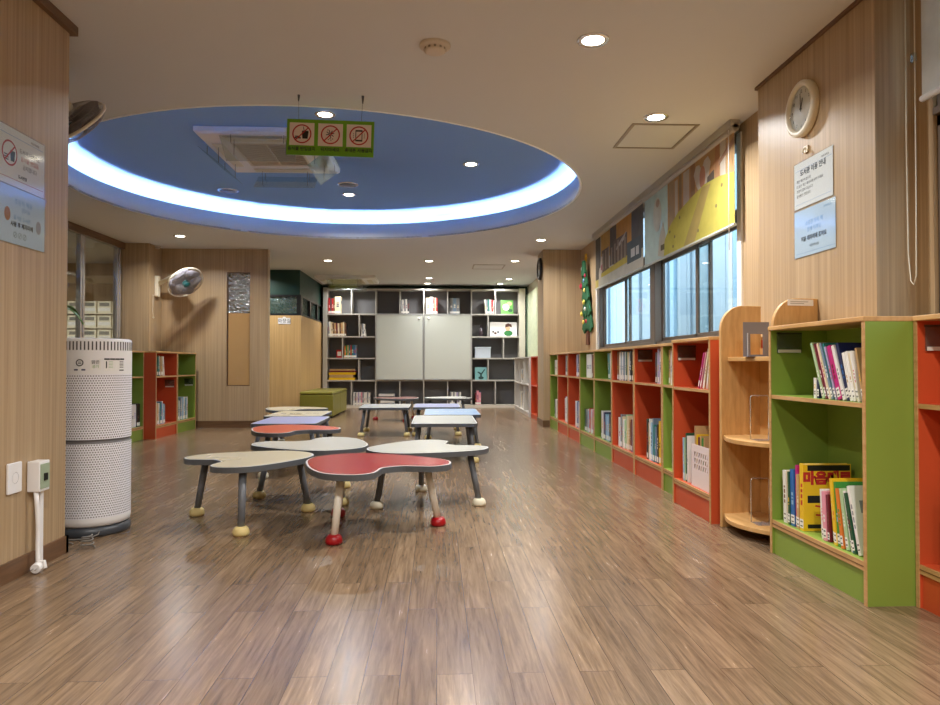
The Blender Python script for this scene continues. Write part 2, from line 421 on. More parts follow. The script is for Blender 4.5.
# window wall fittings
def window(name, label, y0, y1, splits, mull):
    w = thing(name, label, 'window', (XW+.06, 0, 1.10)); w['kind'] = 'structure'
    z1 = .90; x0, x1 = -.045, .045
    f_ = MB()
    f_.box(x0, y0, 0, x1, y1, .05).box(x0, y0, z1-.05, x1, y1, z1).box(x0, y0, 0, x1, y0+.05, z1).box(x0, y1-.05, 0, x1, y1, z1)
    f_.box(x0-.02, y0, z1, x1, y1, z1+.035)
    for m_ in mull: f_.box(x0-.02, m_-.075, 0, x1, m_+.075, z1)
    # fixed light above, behind the blind
    f_.box(x0, y0, 1.41, x1, y1, 1.46).box(x0, y0, z1, x1, y0+.05, 1.46).box(x0, y1-.05, z1, x1, y1, 1.46)
    for m_ in mull: f_.box(x0, m_-.05, z1, x1, m_+.05, 1.46)
    f_.build('window_frame', ALU, w, bevel=.004)
    for a, b, xo in splits:
        s = MB(); e = .038
        s.box(xo-.012, a, .05, xo+.012, a+e, z1-.05).box(xo-.012, b-e, .05, xo+.012, b, z1-.05)
        s.box(xo-.012, a, .05, xo+.012, b, .05+e).box(xo-.012, a, z1-.05-e, xo+.012, b, z1-.05)
        so = s.build('sash', ALU, w, bevel=.003)
        MB().box(xo-.003, a+e, .05+e, xo+.003, b-e, z1-.05-e).build('glass_pane', PANE, so)
    MB().box(-.003, y0+.05, z1+.035, .003, y1-.05, 1.41).build('glass_pane', PANE, w)
    return w
window('window_4', 'long sliding window with bronze frames above the low bookcases', 4.89, 9.30,
       [(4.94, 5.82, -.018), (5.60, 6.83, .02), (6.97, 8.06, -.018), (7.98, 9.25, .02)], [6.90])
window('window_5', 'sliding window at the right picture edge, beside the near wood pillar', 1.0, 2.93, [(1.05, 2.0, -.018), (1.94, 2.88, .02)], [])
struct('trim_4', MB().box(2.05, 4.20, 1.06, XW+.02, 9.34, 1.095), P('pale_sill', (214, 206, 190), .4))
struct('trim_5', MB().box(XW-.012, 9.28, 1.10, XW+.06, 9.36, 2.56).box(XW-.012, 4.83, 1.10, XW+.06, 4.90, 2.56), P('white_jamb', (226, 222, 212), .5))
# far right window with pale curtain light
w = thing('window_6', 'bright far window past the right column beside the white shelf end', 'window', (2.03, 13.6, 1.05)); w['kind'] = 'structure'
f_ = MB()
for a in ((-.03, 0, 0, .03, .05, 1.4), (-.03, 1.95, 0, .03, 2.0, 1.4), (-.03, 0, 0, .03, 2.0, .05), (-.03, 0, 1.35, .03, 2.0, 1.4), (-.03, .97, .05, .03, 1.03, 1.35)): f_.box(*a)
f_.build('window_frame', WHITE, w)
MB().box(-.003, .05, .05, .003, .97, 1.35).build('glass_pane', PANE, w); MB().box(-.003, 1.03, .05, .003, 1.95, 1.35).build('glass_pane', PANE, w)
cm = MB()
cp = [(-.05+.012*math.sin(i*1.3), .03+i*.0485) for i in range(41)]
cm.prism(cp+[(x-.003, y) for x, y in reversed(cp)], .02, 1.38)
cu_ = tag(cm.build('curtain', cloth('pale_yellow_curtain', (240, 240, 214), .6)), 'thin pale yellow curtain over the far right window', 'curtain'); cu_.location = (2.0, 13.6, 1.05)

# outside: a pale clad neighbour building and paving, seen through the windows
ext = MB(); x = 4.4; random.seed(3)
y = -4.
while y < 44:
    wd = random.choice((.16, .24, .34, .5)); d = random.choice((0, .03, .06))
    ext.box(x-d, y, -.5, x+.3, y+wd-.02, 6, random.choice((0, 0, 1, 2)) if y < 11 else random.choice((3, 3, 4, 2))); ext.box(x+.05, y+wd-.02, -.5, x+.3, y+wd, 6, 1); y += wd  # far stretch: shade put into the cladding colour to tone down its daylight
struct('exterior_building_wall', ext, [P('pale_cladding', (228, 232, 234), .6), P('grey_blue_cladding', (182, 202, 216), .5), P('blue_cladding', (158, 196, 220), .5), P('shade_toned_blue_cladding', (146, 168, 184), .5), P('shade_toned_pale_cladding', (178, 194, 204), .5)])
struct('exterior_ground', MB().box(2.3, -6, -.6, 30, 30, -.5), P('outside_paving', (170, 168, 160), .8))

# ------------------------------------------------------------------ ceiling fixtures
def make_downlight(label, mat, group, energy, warm=(1, .90, .76)):
    t = thing('ceiling_downlight', label, 'ceiling light', group=group, mat=mat)
    MB().lathe([(.058, -.004), (.078, -.008), (.085, -.002), (.085, 0.004), (.058, .004), (.058, -.004)], 28, close=False).build('trim_ring', STEEL, t)
    MB().lathe([(.001, .001), (.059, .001), (.059, -.0025), (.001, -.0025)], 24, close=False).build('lens', emit('lamp_lens', (255, 244, 224), 18.), t)
    return t
def lamp(x, y, z, e, col=(1, .97, .935), size=.10, spread=150):
    l = bpy.data.lights.new('downlight_beam', 'AREA'); l.shape = 'DISK'; l.size = size; l.energy = e; l.color = col; l.spread = R(spread)
    o = bpy.data.objects.new('downlight_beam', l); C.objects.link(o); o.location = (x, y, z-.01)
DL = [
    (.812, 3.622, 'nearest ceiling downlight, above the open floor beside the round smoke detector', 1.3),
    (1.496, 4.74, 'ceiling downlight beside the square hatch near the window blind', 1.2),
    (-3.391, 9.465, 'ceiling downlight left of the blue recess, near the wood column', .9),
    (1.415, 9.541, 'ceiling downlight in front of the far right wood column', .9),
    (-.132, 11.578, 'ceiling downlight behind the blue recess, over the middle tables', .8),
    (1.277, 11.512, 'ceiling downlight beyond the far right column, right of the small hatch', .8),
    (-1.779, 11.599, 'ceiling downlight behind the blue recess, above the green bench', .8),
    (-3.30, 12.30, 'ceiling downlight over the dark green clerestory', .8),
    (-1.805, 13.634, 'ceiling downlight beside the far ceiling air conditioner', .7),
    (-.158, 13.872, 'ceiling downlight in front of the whiteboards', .7),
    (1.429, 13.962, 'ceiling downlight in front of the right end of the grey shelving', .7),
]
def put_lights():
    first = None
    for x, y, lab, e in DL:
        m = T((x, y, H))
        if first is None: first = make_downlight(lab, m, 'ceiling downlights', 1)
        else: dup(first, m, lab, 'ceiling downlights')
        lamp(x, y, H, e*EN)
    for x, lab in ((-1.86, 'wall washer light above the left part of the grey shelving'), (-.2, 'wall washer light above the two whiteboards'), (1.33, 'wall washer light above the right part of the grey shelving')):
        dup(first, T((x, 14.80, H)), lab, 'lights washing the grey shelving'); lamp(x, 14.80, H, .45*EN)
    for x, y, lab in ((.347, 7.2, 'right-hand downlight in the blue ceiling recess'), (-1.065, 8.568, 'downlight in the blue recess behind the air conditioner'), (-.92, 5.815, 'downlight in the blue recess hidden behind the green hanging sign')):
        dup(first, T((x, y, ZB)), lab, 'downlights in the blue recess'); lamp(x, y, ZB, 1.0*EN)
    for x, y in ((-.6, 1.2), (1.0, .9), (-.6, -1.4), (1.0, -1.4)):  # unseen lamps, added to light the room from behind the viewpoint
        dup(first, T((x, y, H)), 'added unseen ceiling downlight behind the viewpoint', 'added unseen ceiling downlights behind the viewpoint'); lamp(x, y, H, 1.5*EN)
    # side room behind the glass screen
    for x, y in ((-5.6, 6.5), (-5.6, 10.2)):
        dup(first, T((x, y, H)), 'ceiling downlight in the room behind the glass screen', 'side room downlights'); lamp(x, y, H, 2.4*EN)
EN = 29.
put_lights()
# LED strip lying on the hidden ledge of the recess
ls = MB(); ls.tube([(cx0+(CR+.10)*math.cos(2*PI*i/128), cy0+(CR+.10)*math.sin(2*PI*i/128), H+.117) for i in range(128)], .012, 6, closed=True)
tag(ls.build('light_strip', emit('cool_led', (208, 230, 255), 150.)), 'cool white cove light strip behind the rim of the round ceiling recess', 'light strip')
lc = MB(); lc.lathe([(CR+.07, H+.03), (CR+.13, H+.03), (CR+.13, H+.104), (CR+.07, H+.104), (CR+.07, H+.03)], 128, mat=at, close=False); struct('trim_light_ledge', lc, LIPB)

def hatch(label, x0, y0, x1, y1):
    t = thing('ceiling_hatch', label, 'ceiling hatch', ((x0+x1)/2, (y0+y1)/2, H), group='ceiling hatches')
    a, b = (x1-x0)/2, (y1-y0)/2; fm = MB(); w_ = .022
    for q in ((-a, -b, -.006, a, -b+w_, .002), (-a, b-w_, -.006, a, b, .002), (-a, -b+w_, -.006, -a+w_, b-w_, .002), (a-w_, -b+w_, -.006, a, b-w_, .002)): fm.box(*q)
    fm.build('frame', P('grey_hatch_frame', (150, 140, 128), .4, metal=.3), t)
    MB().box(-a+w_+.004, -b+w_+.004, -.003, a-w_-.004, b-w_-.004, .002).build('lid', CEIL, t)
hatch('square ceiling access hatch next to the window blinds', 1.37, 4.87, 1.85, 5.43)
hatch('small far ceiling hatch in front of the right column', .615, 11.95, 1.165, 12.50)
def detector(label, x, y, z, r=.082):
    t = thing('smoke_detector', label, 'smoke detector', (x, y, z))
    MB().lathe([(r, 0.001), (r, -.012), (r*.92, -.018), (r*.72, -.02), (r*.70, -.034), (r*.55, -.042), (.001, -.042)], 28, close=False).build('body', P('detector_beige', (206, 196, 182), .5), t)
    sl = MB()
    for k in range(12):
        a = k*PI/6; sl.box(-.006, r*.70, -.033, .006, r*.725, -.022, mat=Matrix.Rotation(a, 4, 'Z'))
    sl.build('vent_slots', P('detector_slots', (150, 140, 128), .6), t)
detector('round beige smoke detector on the ceiling near the top of the photo', -.012, 3.718, H)
detector('small smoke detector on the ceiling above the left wall fan', -4.0, 10.28, H, .05)
for lab, x, y in (('round white ceiling speaker in the blue recess left of the air conditioner', -2.468, 8.434), ('round ceiling speaker in the blue recess beside its rear downlight', -1.016, 8.083)):
    t = thing('ceiling_speaker', lab, 'ceiling speaker', (x, y, ZB))
    MB().lathe([(.12, .001), (.12, -.006), (.10, -.010), (.10, .001)], 28, close=False).build('rim', STEEL, t)
    MB().lathe([(.10, .0), (.10, -.006), (.001, -.012)], 28, close=False).build('grille', P('grey_grille', (110, 112, 116), .5), t)

def aircon(label, x, y, z, sx, sy, deflect, rot=0.):
    t = thing('ceiling_air_conditioner', label, 'air conditioner', (x, y, z), rot)
    a, b = sx/2, sy/2; gx, gy = a*.56, b*.56
    fm = MB()
    o = [(-a, -b), (a, -b), (a, b), (-a, b)]; i_ = [(-gx, -gy), (gx, -gy), (gx, gy), (-gx, gy)]
    zb = -.06
    vo = [fm.bm.verts.new((p[0], p[1], zb+.02)) for p in o]; vt = [fm.bm.verts.new((p[0], p[1], 0)) for p in o]
    vo2 = [fm.bm.verts.new((p[0]*.965, p[1]*.965, zb)) for p in o]; vi = [fm.bm.verts.new((p[0], p[1], zb)) for p in i_]; vit = [fm.bm.verts.new((p[0], p[1], 0)) for p in i_]
    for k in range(4):
        j = (k+1) % 4
        for q in ((vt[k], vt[j], vo[j], vo[k]), (vo[k], vo[j], vo2[j], vo2[k]), (vo2[k], vo2[j], vi[j], vi[k]), (vi[k], vi[j], vit[j], vit[k])): fm.bm.faces.new(q)
    fm.bm.faces.new(vt); fm.bm.faces.new(vit)
    fm.build('panel', WHITE, t)
    # intake grille: concentric arcs between slats
    gm = MB()
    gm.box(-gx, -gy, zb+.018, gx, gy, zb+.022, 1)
    for k in range(13):
        u = -gy-.10+(k+.5)*(2*gy+.10)/13
        pts = [(q*gx*.97/8, u+.11*math.cos(q/8*1.35), zb+.006) for q in range(-8, 9)]
        pts = [p for p in pts if abs(p[1]) < gy-.012]
        if len(pts) > 2 and (pts[-1][0]-pts[0][0]) > (len(pts)-1.5)*gx*.97/8: gm.tube(pts, .011, 5)
    for k in (2,): gm.box(-gx+k*gx/2-.006, -gy, zb+.0, -gx+k*gx/2+.006, gy, zb+.016)
    for q in ((-gx, -gy, zb-.004, gx, -gy+.02, zb+.018), (-gx, gy-.02, zb-.004, gx, gy, zb+.018), (-gx, -gy, zb-.004, -gx+.02, gy, zb+.018), (gx-.02, -gy, zb-.004, gx, gy, zb+.018)): gm.box(*q)
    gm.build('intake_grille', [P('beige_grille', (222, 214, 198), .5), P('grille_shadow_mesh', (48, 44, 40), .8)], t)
    for k in range(4):
        m_ = Matrix.Rotation(k*PI/2, 4, 'Z'); L_ = (gx if k % 2 == 0 else gy)*1.0; D_ = (b+gy)/2 if k % 2 == 0 else (a+gx)/2
        MB().box(-L_, -D_-.05, zb-.004, L_, -D_+.05, zb-.012, mat=m_).build('flap', IVORY, t, bevel=.004)
        if deflect and k in deflect:
            dm = m_ @ T((0, -D_-.07, zb-.11)) @ Matrix.Rotation(R(-38), 4, 'X')
            dp = MB().box(-L_*1.02, -.13, 0, L_*1.02, .13, .004, mat=dm); dob = dp.build('deflector_plate', CLEAR, t)
            hm = MB()
            for s in (-1, 1):
                for yy in (-.06, .07):
                    p = dm @ Vector((s*L_*.75, yy, 0)); hm.tube([p, (p.x, p.y, zb-.002)], .003, 5)
            hm.build('deflector_cord', DARKG, dob)
    return t
aircon('ceiling air conditioner with clear deflectors in the blue recess', -1.56, 6.79, ZB, 1.08, 1.28, (0, 1, 2, 3))
aircon('far ceiling air conditioner in front of the grey shelving', -1.76, 14.0, H+.0, 1.15, .95, (0, 2))

# ------------------------------------------------------------------ hanging sign
RED = P('sign_red', (176, 40, 44), .5); SGREEN = P('sign_green', (104, 164, 24), .45)
def no_sign(m, cx, cy, r, z, red=2, blk=1):
    pts = lambda q: [(cx+q*math.cos(2*PI*i/32), cy+q*math.sin(2*PI*i/32)) for i in range(32)]
    o, i_ = pts(r), pts(r*.86); bm = m.bm
    a = [bm.verts.new((x, y, z)) for x, y in o]; b = [bm.verts.new((x, y, z)) for x, y in i_]
    for k in range(32):
        bm.faces.new((a[k], a[(k+1) % 32], b[(k+1) % 32], b[k])).material_index = red
    m.box(-r*.9, -r*.06, 0, r*.9, r*.06, .0004, red, mat=T((cx, cy, z)) @ Matrix.Rotation(R(45), 4, 'Z'))
def sign():
    wd, hg = .545, .226
    t = thing('hanging_sign', 'green hanging sign with three round prohibition symbols on white squares', 'sign', mat=frame((-.67, 4.45, 2.349), (1, -.012, -.025), (.025, 0, 1)))
    MB().box(-wd/2, -hg/2, -.003, wd/2, hg/2, .003).build('board', SGREEN, t, bevel=.001)
    for i, (cx, body) in enumerate(((-.178, '음식물 반입금지'), (0, '뛰지마세요'), (.178, '휴대폰 사용금지'))):
        m = MB(); z = .0035
        m.box(cx-.077, -.052, .003, cx+.077, .09, z)
        no_sign(m, cx, .02, .06, z+.0006)
        y = .02; b = lambda x0, y0, x1, y1: m.box(cx+x0, y+y0, z, cx+x1, y+y1, z+.0005, 1)
        if i == 0:
            m.prism([(cx+.004, y-.03), (cx+.036, y-.03), (cx+.042, y+.014), (cx-.001, y+.014)], z, z+.0005, 1)
            b(.001, .014, .041, .02); m.box(-.002, 0, 0, .002, .03, .0005, 1, mat=T((cx+.014, y+.016, z)) @ Matrix.Rotation(R(10), 4, 'Z'))
            b(-.046, -.03, -.006, -.022); b(-.042, -.02, -.01, -.013)
        elif i == 1:
            for a in range(0, 360, 45): m.box(-.0025, .004, 0, .0025, .026, .0005, 1, mat=T((cx-.002, y+.004, z)) @ Matrix.Rotation(R(a+12), 4, 'Z'))
            for dx, dy in ((-.012, -.03), (.004, -.034), (.014, -.026), (-.002, -.024), (-.016, .03)): b(dx-.003, dy-.003, dx+.003, dy+.003)
        else:
            for q in ((-.022, .026, .022, .036), (-.022, -.036, .022, -.026), (-.022, -.03, -.017, .03), (.017, -.03, .022, .03)): b(*q)
            for s in (-1, 1):
                for dy in (-.012, 0, .012): b(s*.034-.002, dy-.003, s*.034+.002, dy+.003)
        m.text(body, .026, T((cx, -.075, z)), 1, bold=.0006)
        m.build('pictogram', [P('sign_white', (226, 214, 206), .5), BLACK, RED], t)
    wm = MB()
    for x0, x1 in ((-.20, -.205), (.19, .196)):
        wm.tube([(x0, hg/2-.005, .0), (x1, H-2.349-.01, 0)], .0012, 5)
        wm.cyl((x1, H-2.349-.045, 0), (x1, H-2.349+.002, 0), .004, .009, 8)
    wm.build('hanger', DARKG, t)
sign()

# ------------------------------------------------------------------ wall items
def notice(label, fr, wd, hg, kind):
    t = thing('notice_sign', label, 'notice', mat=fr)
    m = MB(); m.box(-wd/2, -hg/2, 0, wd/2, hg/2, .0012)
    z = .0014; a, b = wd/2, hg/2
    def tx(s, size, x, y, mi=1, al='CENTER', bold=0.): m.text(s, size, T((x, y, z)), mi, al, .0002, bold)
    if kind == 'eat':
        m.box(-a+.01, b-.034, .0012, a-.01, b-.032, z, 2)
        tx('어린이자료실', .012, a-.075, b-.022)
        no_sign(m, -a+.075, .012, .055, z, 3, 1)
        m.prism([(-a+.082, -.02), (-a+.108, -.02), (-a+.113, .025), (-a+.078, .025)], z, z+.0003, 1)
        for dy in (-.022, -.012, -.002): m.box(-a+.035, dy, z, -a+.066, dy+.005, z+.0003, 1)
        tx('도서관 내에서는', .024, .055, .04, 1); tx('음식물 반입을', .024, .055, .008, 3); tx('금지합니다', .024, .055, -.026, 1)
        tx('도서관장', .018, .0, -.075, 1, 'CENTER', .0005)
        m.box(-a+.01, -b+.028, .0012, a-.01, -b+.030, z, 3)
    elif kind == 'blue':
        tx('조용히 책을', .028, .0, .062, 2); tx('읽어요', .024, .02, .032, 2); tx('즐거운 도서관', .022, -.01, -.008, 2)
        tx('사용 후 제자리에', .024, -.01, -.038, 1, bold=.0008)
        for x in (-.06, -.025, .01): 
            no_sign(m, x, -.082, .013, z, 1, 1)
        m.prism([(-a+.05+.022*math.cos(q*PI/8), .0+.03*math.sin(q*PI/8)) for q in range(16)], z, z+.0003, 4)
        m.prism([(a-.05+.02*math.cos(q*PI/8), -.02+.03*math.sin(q*PI/8)) for q in range(16)], z, z+.0003, 5)
    elif kind == 'rules':
        m.box(-a+.01, b-.042, .0012, a-.01, b-.0405, z, 2)
        tx('어린이자료실', .013, a-.07, b-.028); tx('도서관 이용 안내', .036, .0, .062, 1, bold=.0012)
        for i, s in enumerate(('· 책은 깨끗이 봅니다', '· 다 읽은 책은 제자리에 꽂아 주세요', '· 조용히 걸어 다닙니다', '· 음식물은 안됩니다')):
            tx(s, .0185, -a+.015, .022-i*.026, 1, 'LEFT')
        m.box(-a+.01, -b+.022, .0012, a-.01, -b+.0235, z, 2)
    elif kind == 'blue2':
        tx('어린이자료실', .013, a-.07, b-.026, 2)
        tx('소중한 우리 책', .028, 0, .045, 2); tx('함께 아껴요', .028, 0, .01, 2)
        tx('책은 제자리에 꽂아요', .028, -.005, -.035, 1, bold=.0012)
        tx('어린이자료실', .016, .0, -.078, 1); m.box(-a+.01, -b+.018, .0012, a-.01, -b+.02, z, 2)
    ob = m.build('printed_sheet', [LAM if kind.startswith('blue') else PAPER, BLACK, P('print_blue', (120, 160, 206), .5), RED, P('print_brown', (170, 110, 60), .5), P('print_grey', (150, 150, 160), .5)], t)
    MB().prism(rrect(-a-.008, -b-.006, a+.008, b+.006, .006), .0018, .0022).build('clear_sleeve', glass('clear_sleeve_film', (250, 252, 252), .07, .08), t)
    return t
fl = lambda y, z: frame((XL+.002, y, z), (0, 1, 0), (0, 0, 1))
notice('white no-food notice, upper sheet on the near left wall', fl(3.19, 1.822), .34, .246, 'eat')
notice('pale blue laminated notice, lower sheet on the near left wall', fl(3.20, 1.572), .335, .244, 'blue')
fr = lambda y, z: frame((1.955-.002, y, z), (0, -1, 0), (0, 0, 1))
notice('white rules notice on the right pillar under the clock', fr(3.571, 1.889), .375, .246, 'rules')
notice('pale blue laminated notice below the white one on the right pillar', fr(3.562, 1.628), .395, .25, 'blue2')

def clock(label, fm, r, face=True):
    t = thing('wall_clock', label, 'clock', mat=fm)
    MB().lathe([(r*.98, 0), (r, .012), (r*.99, .03), (r*.92, .038), (r*.80, .036), (r*.77, .024), (r*.77, .0)], 48, close=False).build('case', IVORY if face else BLACK, t)
    m = MB(); m.lathe([(.001, .018), (r*.78, .018), (r*.78, .020), (.001, .020)], 40, close=False)
    for k in range(1, 13):
        a = PI/2-k*PI/6; m.text(str(k), r*.17, T((r*.62*math.cos(a), r*.62*math.sin(a), .0205)), 1, depth=.0003)
    m.build('dial', [P('dial_white', (226, 228, 228), .5), BLACK], t)
    h = MB()
    h.box(-.004, -.01, .0222, .004, r*.38, .0232, mat=Matrix.Rotation(R(-20), 4, 'Z')); h.box(-.003, -.015, .0236, .003, r*.56, .0246, mat=Matrix.Rotation(R(2), 4, 'Z')); h.cyl((0, 0, .0206), (0, 0, .026), .007, seg=12)
    h.build('hands', BLACK, t)
    MB().lathe([(.001, .030), (r*.79, .029)], 40, close=False).build('cover_glass', glass('clock_glass', (250, 252, 252), .06, .02), t)
clock('round white wall clock on the right wood pillar', frame((1.955-.001, 3.648, 2.287), (0, -1, 0), (0, 0, 1)), .148)
clock('dark rimmed round clock seen edge-on on the far right column', frame((1.57-.001, 10.62, 2.37), (0, -1, 0), (0, 0, 1)), .17, False)
k_ = thing('wall_hook', 'small beige adhesive hook above the white notice on the pillar', 'hook', mat=frame((1.954, 3.631, 2.062), (0, -1, 0), (0, 0, 1)))
MB().prism(rrect(-.022, -.014, .022, .022, .006), 0, .008).build('pad', IVORY, k_)
MB().tube([(0, .01, .008), (0, 0, .022), (0, -.012, .022), (0, -.016, .016)], .005, 8).build('hook_arm', IVORY, k_)

# outlets, box, trunking, plug on the near left wall
t = thing('wall_outlet', 'white wall socket plate low on the near left wall', 'socket', mat=fl(3.145, .438))
MB().prism(rrect(-.05, -.066, .05, .066, .006), 0, .010).build('plate', WHITE, t, bevel=.003)
MB().lathe([(.024, .0105), (.023, .0105), (.022, .006), (.001, .006)], 24, close=False).build('socket', P('socket_grey', (150, 150, 150), .5), t)
hm = MB(); [hm.cyl((dx, 0, .0055), (dx, 0, .008), .003, seg=8) for dx in (-.009, .009)]; hm.build('pin_holes', BLACK, t)
t = thing('switch_box', 'white surface box with green front above the cable trunking', 'switch box', mat=fl(3.29, .425))
MB().box(-.042, -.068, 0, .042, .068, .055).build('housing', WHITE, t, bevel=.004)
MB().box(-.036, -.055, .0555, .036, .055, .058).build('front_plate', P('plate_green_grey', (160, 176, 150), .5), t)
MB().box(-.012, -.02, .058, .014, .012, .063).build('socket', BLACK, t)
t = thing('cable_trunking', 'white cable trunking running from switch box down to baseboard', 'trunking', mat=fl(3.315, .18))
MB().box(-.014, -.17, .011, .014, .175, .03).build('cover', WHITE, t)
t = thing('power_plug', 'white cable with plug hanging from the switch box to the floor', 'plug', (0, 0, 0))
MB().tube([(XL+.035, 3.262, .356), (XL+.04, 3.262, .30), (XL+.045, 3.264, .2), (XL+.045, 3.262, .12), (XL+.05, 3.255, .065), (XL+.055, 3.25, .04)], .010, 10).build('cable', WHITE, t)
MB().cyl((XL+.055, 3.262, .028), (XL+.06, 3.215, .026), .024, .021, 16).tube([(XL+.055, 3.25, .045), (XL+.08, 3.25, .05), (XL+.085, 3.25, .02)], .009).build('plug_body', WHITE, t, bevel=.002)
MB().cyl((XL+.052, 3.215, .026), (XL+.054, 3.195, .026), .0025, seg=8).cyl((XL+.068, 3.215, .026), (XL+.070, 3.195, .026), .0025, seg=8).build('pin', STEEL, t)

# wall fans
def fan(label, base_fr, hub, facing, r, arm_from):
    """wall bracket at base_fr; round cage centred on hub, blowing along facing"""
    t = thing('wall_fan', label, 'fan', hub)
    d = Vector(facing).normalized(); q = d.to_track_quat('Z', 'Y').to_matrix().to_4x4()
    IV = IVORY
    inv = T(Vector(hub)*-1)
    MB().prism(rrect(-.045, -.15, .045, .15, .02), 0, .05, mat=inv @ base_fr).build('bracket', IV, t, bevel=.006)
    MB().tube([inv @ Vector(arm_from), q @ Vector((0, 0, -.20)), q @ Vector((0, 0, -.1))], .03, 10).build('arm', IV, t)
    MB().lathe([(.001, -.21), (.05, -.20), (.075, -.17), (.08, -.08), (.07, -.05), (.001, -.05)], 24, mat=q, close=False).build('motor_housing', IV, t)
    bl = None
    for k in range(5):
        b_ = MB(); n = 6; A = []; B = []
        for i in range(n+1):
            rr = .04+(r*.86-.04)*i/n; w_ = .05+.09*math.sin(PI*min(1, i/n*.85)); c = k*2*PI/5
            for side, acc in ((-1, A), (1, B)):
                acc.append(b_.bm.verts.new(q @ Vector((rr*math.cos(c)-side*w_*math.sin(c), rr*math.sin(c)+side*w_*math.cos(c), side*.022))))
        for i in range(n): b_.bm.faces.new((A[i], A[i+1], B[i+1], B[i]))
        o = b_.build('blade', P('smoky_fan_blade', (140, 138, 150), .3), t, smooth=True)
        sl = o.modifiers.new('thickness', 'SOLIDIFY'); sl.thickness = .003
    MB().lathe([(.001, .062), (.035, .058), (.05, .045), (.05, .01)], 24, mat=q, close=False).build('hub_cap', P('teal_hub', (28, 116, 122), .4), t)
    cg = MB()
    for z, sgn in ((.0, 1), (.0, -1)):
        for fr_ in (.25, .45, .65, .85):
            zz = sgn*.07*math.sqrt(max(0, 1-fr_**2))
            cg.tube([q @ Vector((r*fr_*math.cos(2*PI*i/36), r*fr_*math.sin(2*PI*i/36), zz)) for i in range(36)], .0014, 4, closed=True)
        for k in range(44):
            a = 2*PI*k/44
            cg.tube([q @ Vector((r*f*math.cos(a+.25*f), r*f*math.sin(a+.25*f), sgn*.07*math.sqrt(max(0, 1-f*f)))) for f in (.2, .4, .6, .8, .93, 1)], .0011, 4)
    cg.build('wire_cage', P('cage_wire', (168, 164, 162), .35), t)
    cr = MB(); cr.tube([q @ Vector((r*math.cos(2*PI*i/48), r*math.sin(2*PI*i/48), 0)) for i in range(48)], .009, 8, closed=True); cr.build('cage_rim', IV, t)
    return t
t = fan('white wall fan with teal hub on the left wood column', frame((-4.02, 10.28, 2.04), (0, 1, 0), (0, 0, 1)), (-3.50, 9.98, 2.065), (.63, -.45, -.70), .25, (-3.98, 10.28, 2.08))
MB().tube([(-.50, .16, -.16), (-.50, .15, -.40), (-.49, .15, -.46)], .003, 6).ball((-.49, .15, -.48), .012).build('pull_cord', IVORY, t)
fan('wall fan partly hidden behind the near left wall, seen from behind', frame((-2.10, 3.58, 2.25), (-1, 0, 0), (0, 0, 1)), (-2.045, 4.0, 2.262), (.30, .63, -.62), .215, (-2.10, 3.62, 2.27))

# roller blinds with printed pictures
def soft(rgb, k=.38): return tuple(int(round(c*(1-k)+g*k)) for c, g in zip(rgb, (206, 198, 182)))
def blind(label, y0, y1, shapes, base, z0=1.905, z1=2.545, x=2.06):
    # local: u from far end towards the viewer, v up, facing the room
    wd = y1-y0; hg = z1-z0
    t = thing('roller_blind', label, 'blind', mat=frame((x, y1, z0), (0, -1, 0), (0, 0, 1)), group='printed roller blinds')
    m = MB(); m.box(0, 0, 0, wd, hg, .001); mats = [base]
    for i, (rgb, pts) in enumerate(shapes):
        rgb = soft(rgb)
        mt = cloth('blind_print_%d_%d_%d' % rgb, rgb)
        if mt not in mats: mats.append(mt)
        # later shapes lie over earlier ones, so each sits a hair in front
        m.prism([(max(0, min(1, u))*wd, max(0, min(1, v))*hg) for u, v in pts], .001, .0012+.0002*i, mats.index(mt))
    m.build('fabric', mats, t)
    MB().cyl((-.02, hg+.02, .0), (wd+.02, hg+.02, 0), .026, seg=16).box(-.02, hg+.02, -.03, wd+.02, hg+.075, .04).build('head_rail', P('blind_rail_grey', (176, 172, 164), .35, metal=.4), t)
    MB().cyl((0, -.008, 0), (wd, -.008, 0), .012, seg=12).build('bottom_bar', P('blind_bar', (180, 186, 180), .4), t)
    return t
def bx(u0, v0, u1, v1): return [(u0, v0), (u1, v0), (u1, v1), (u0, v1)]
def ov(cu, cv, a, b, n=18): return [(cu+a*math.cos(2*PI*i/n), cv+b*math.sin(2*PI*i/n)) for i in range(n)]
heart = [(.72, .50), (.66, .68), (.635, .84), (.66, .93), (.69, .92), (.715, .84), (.74, .93), (.775, .95), (.80, .86), (.78, .70)]
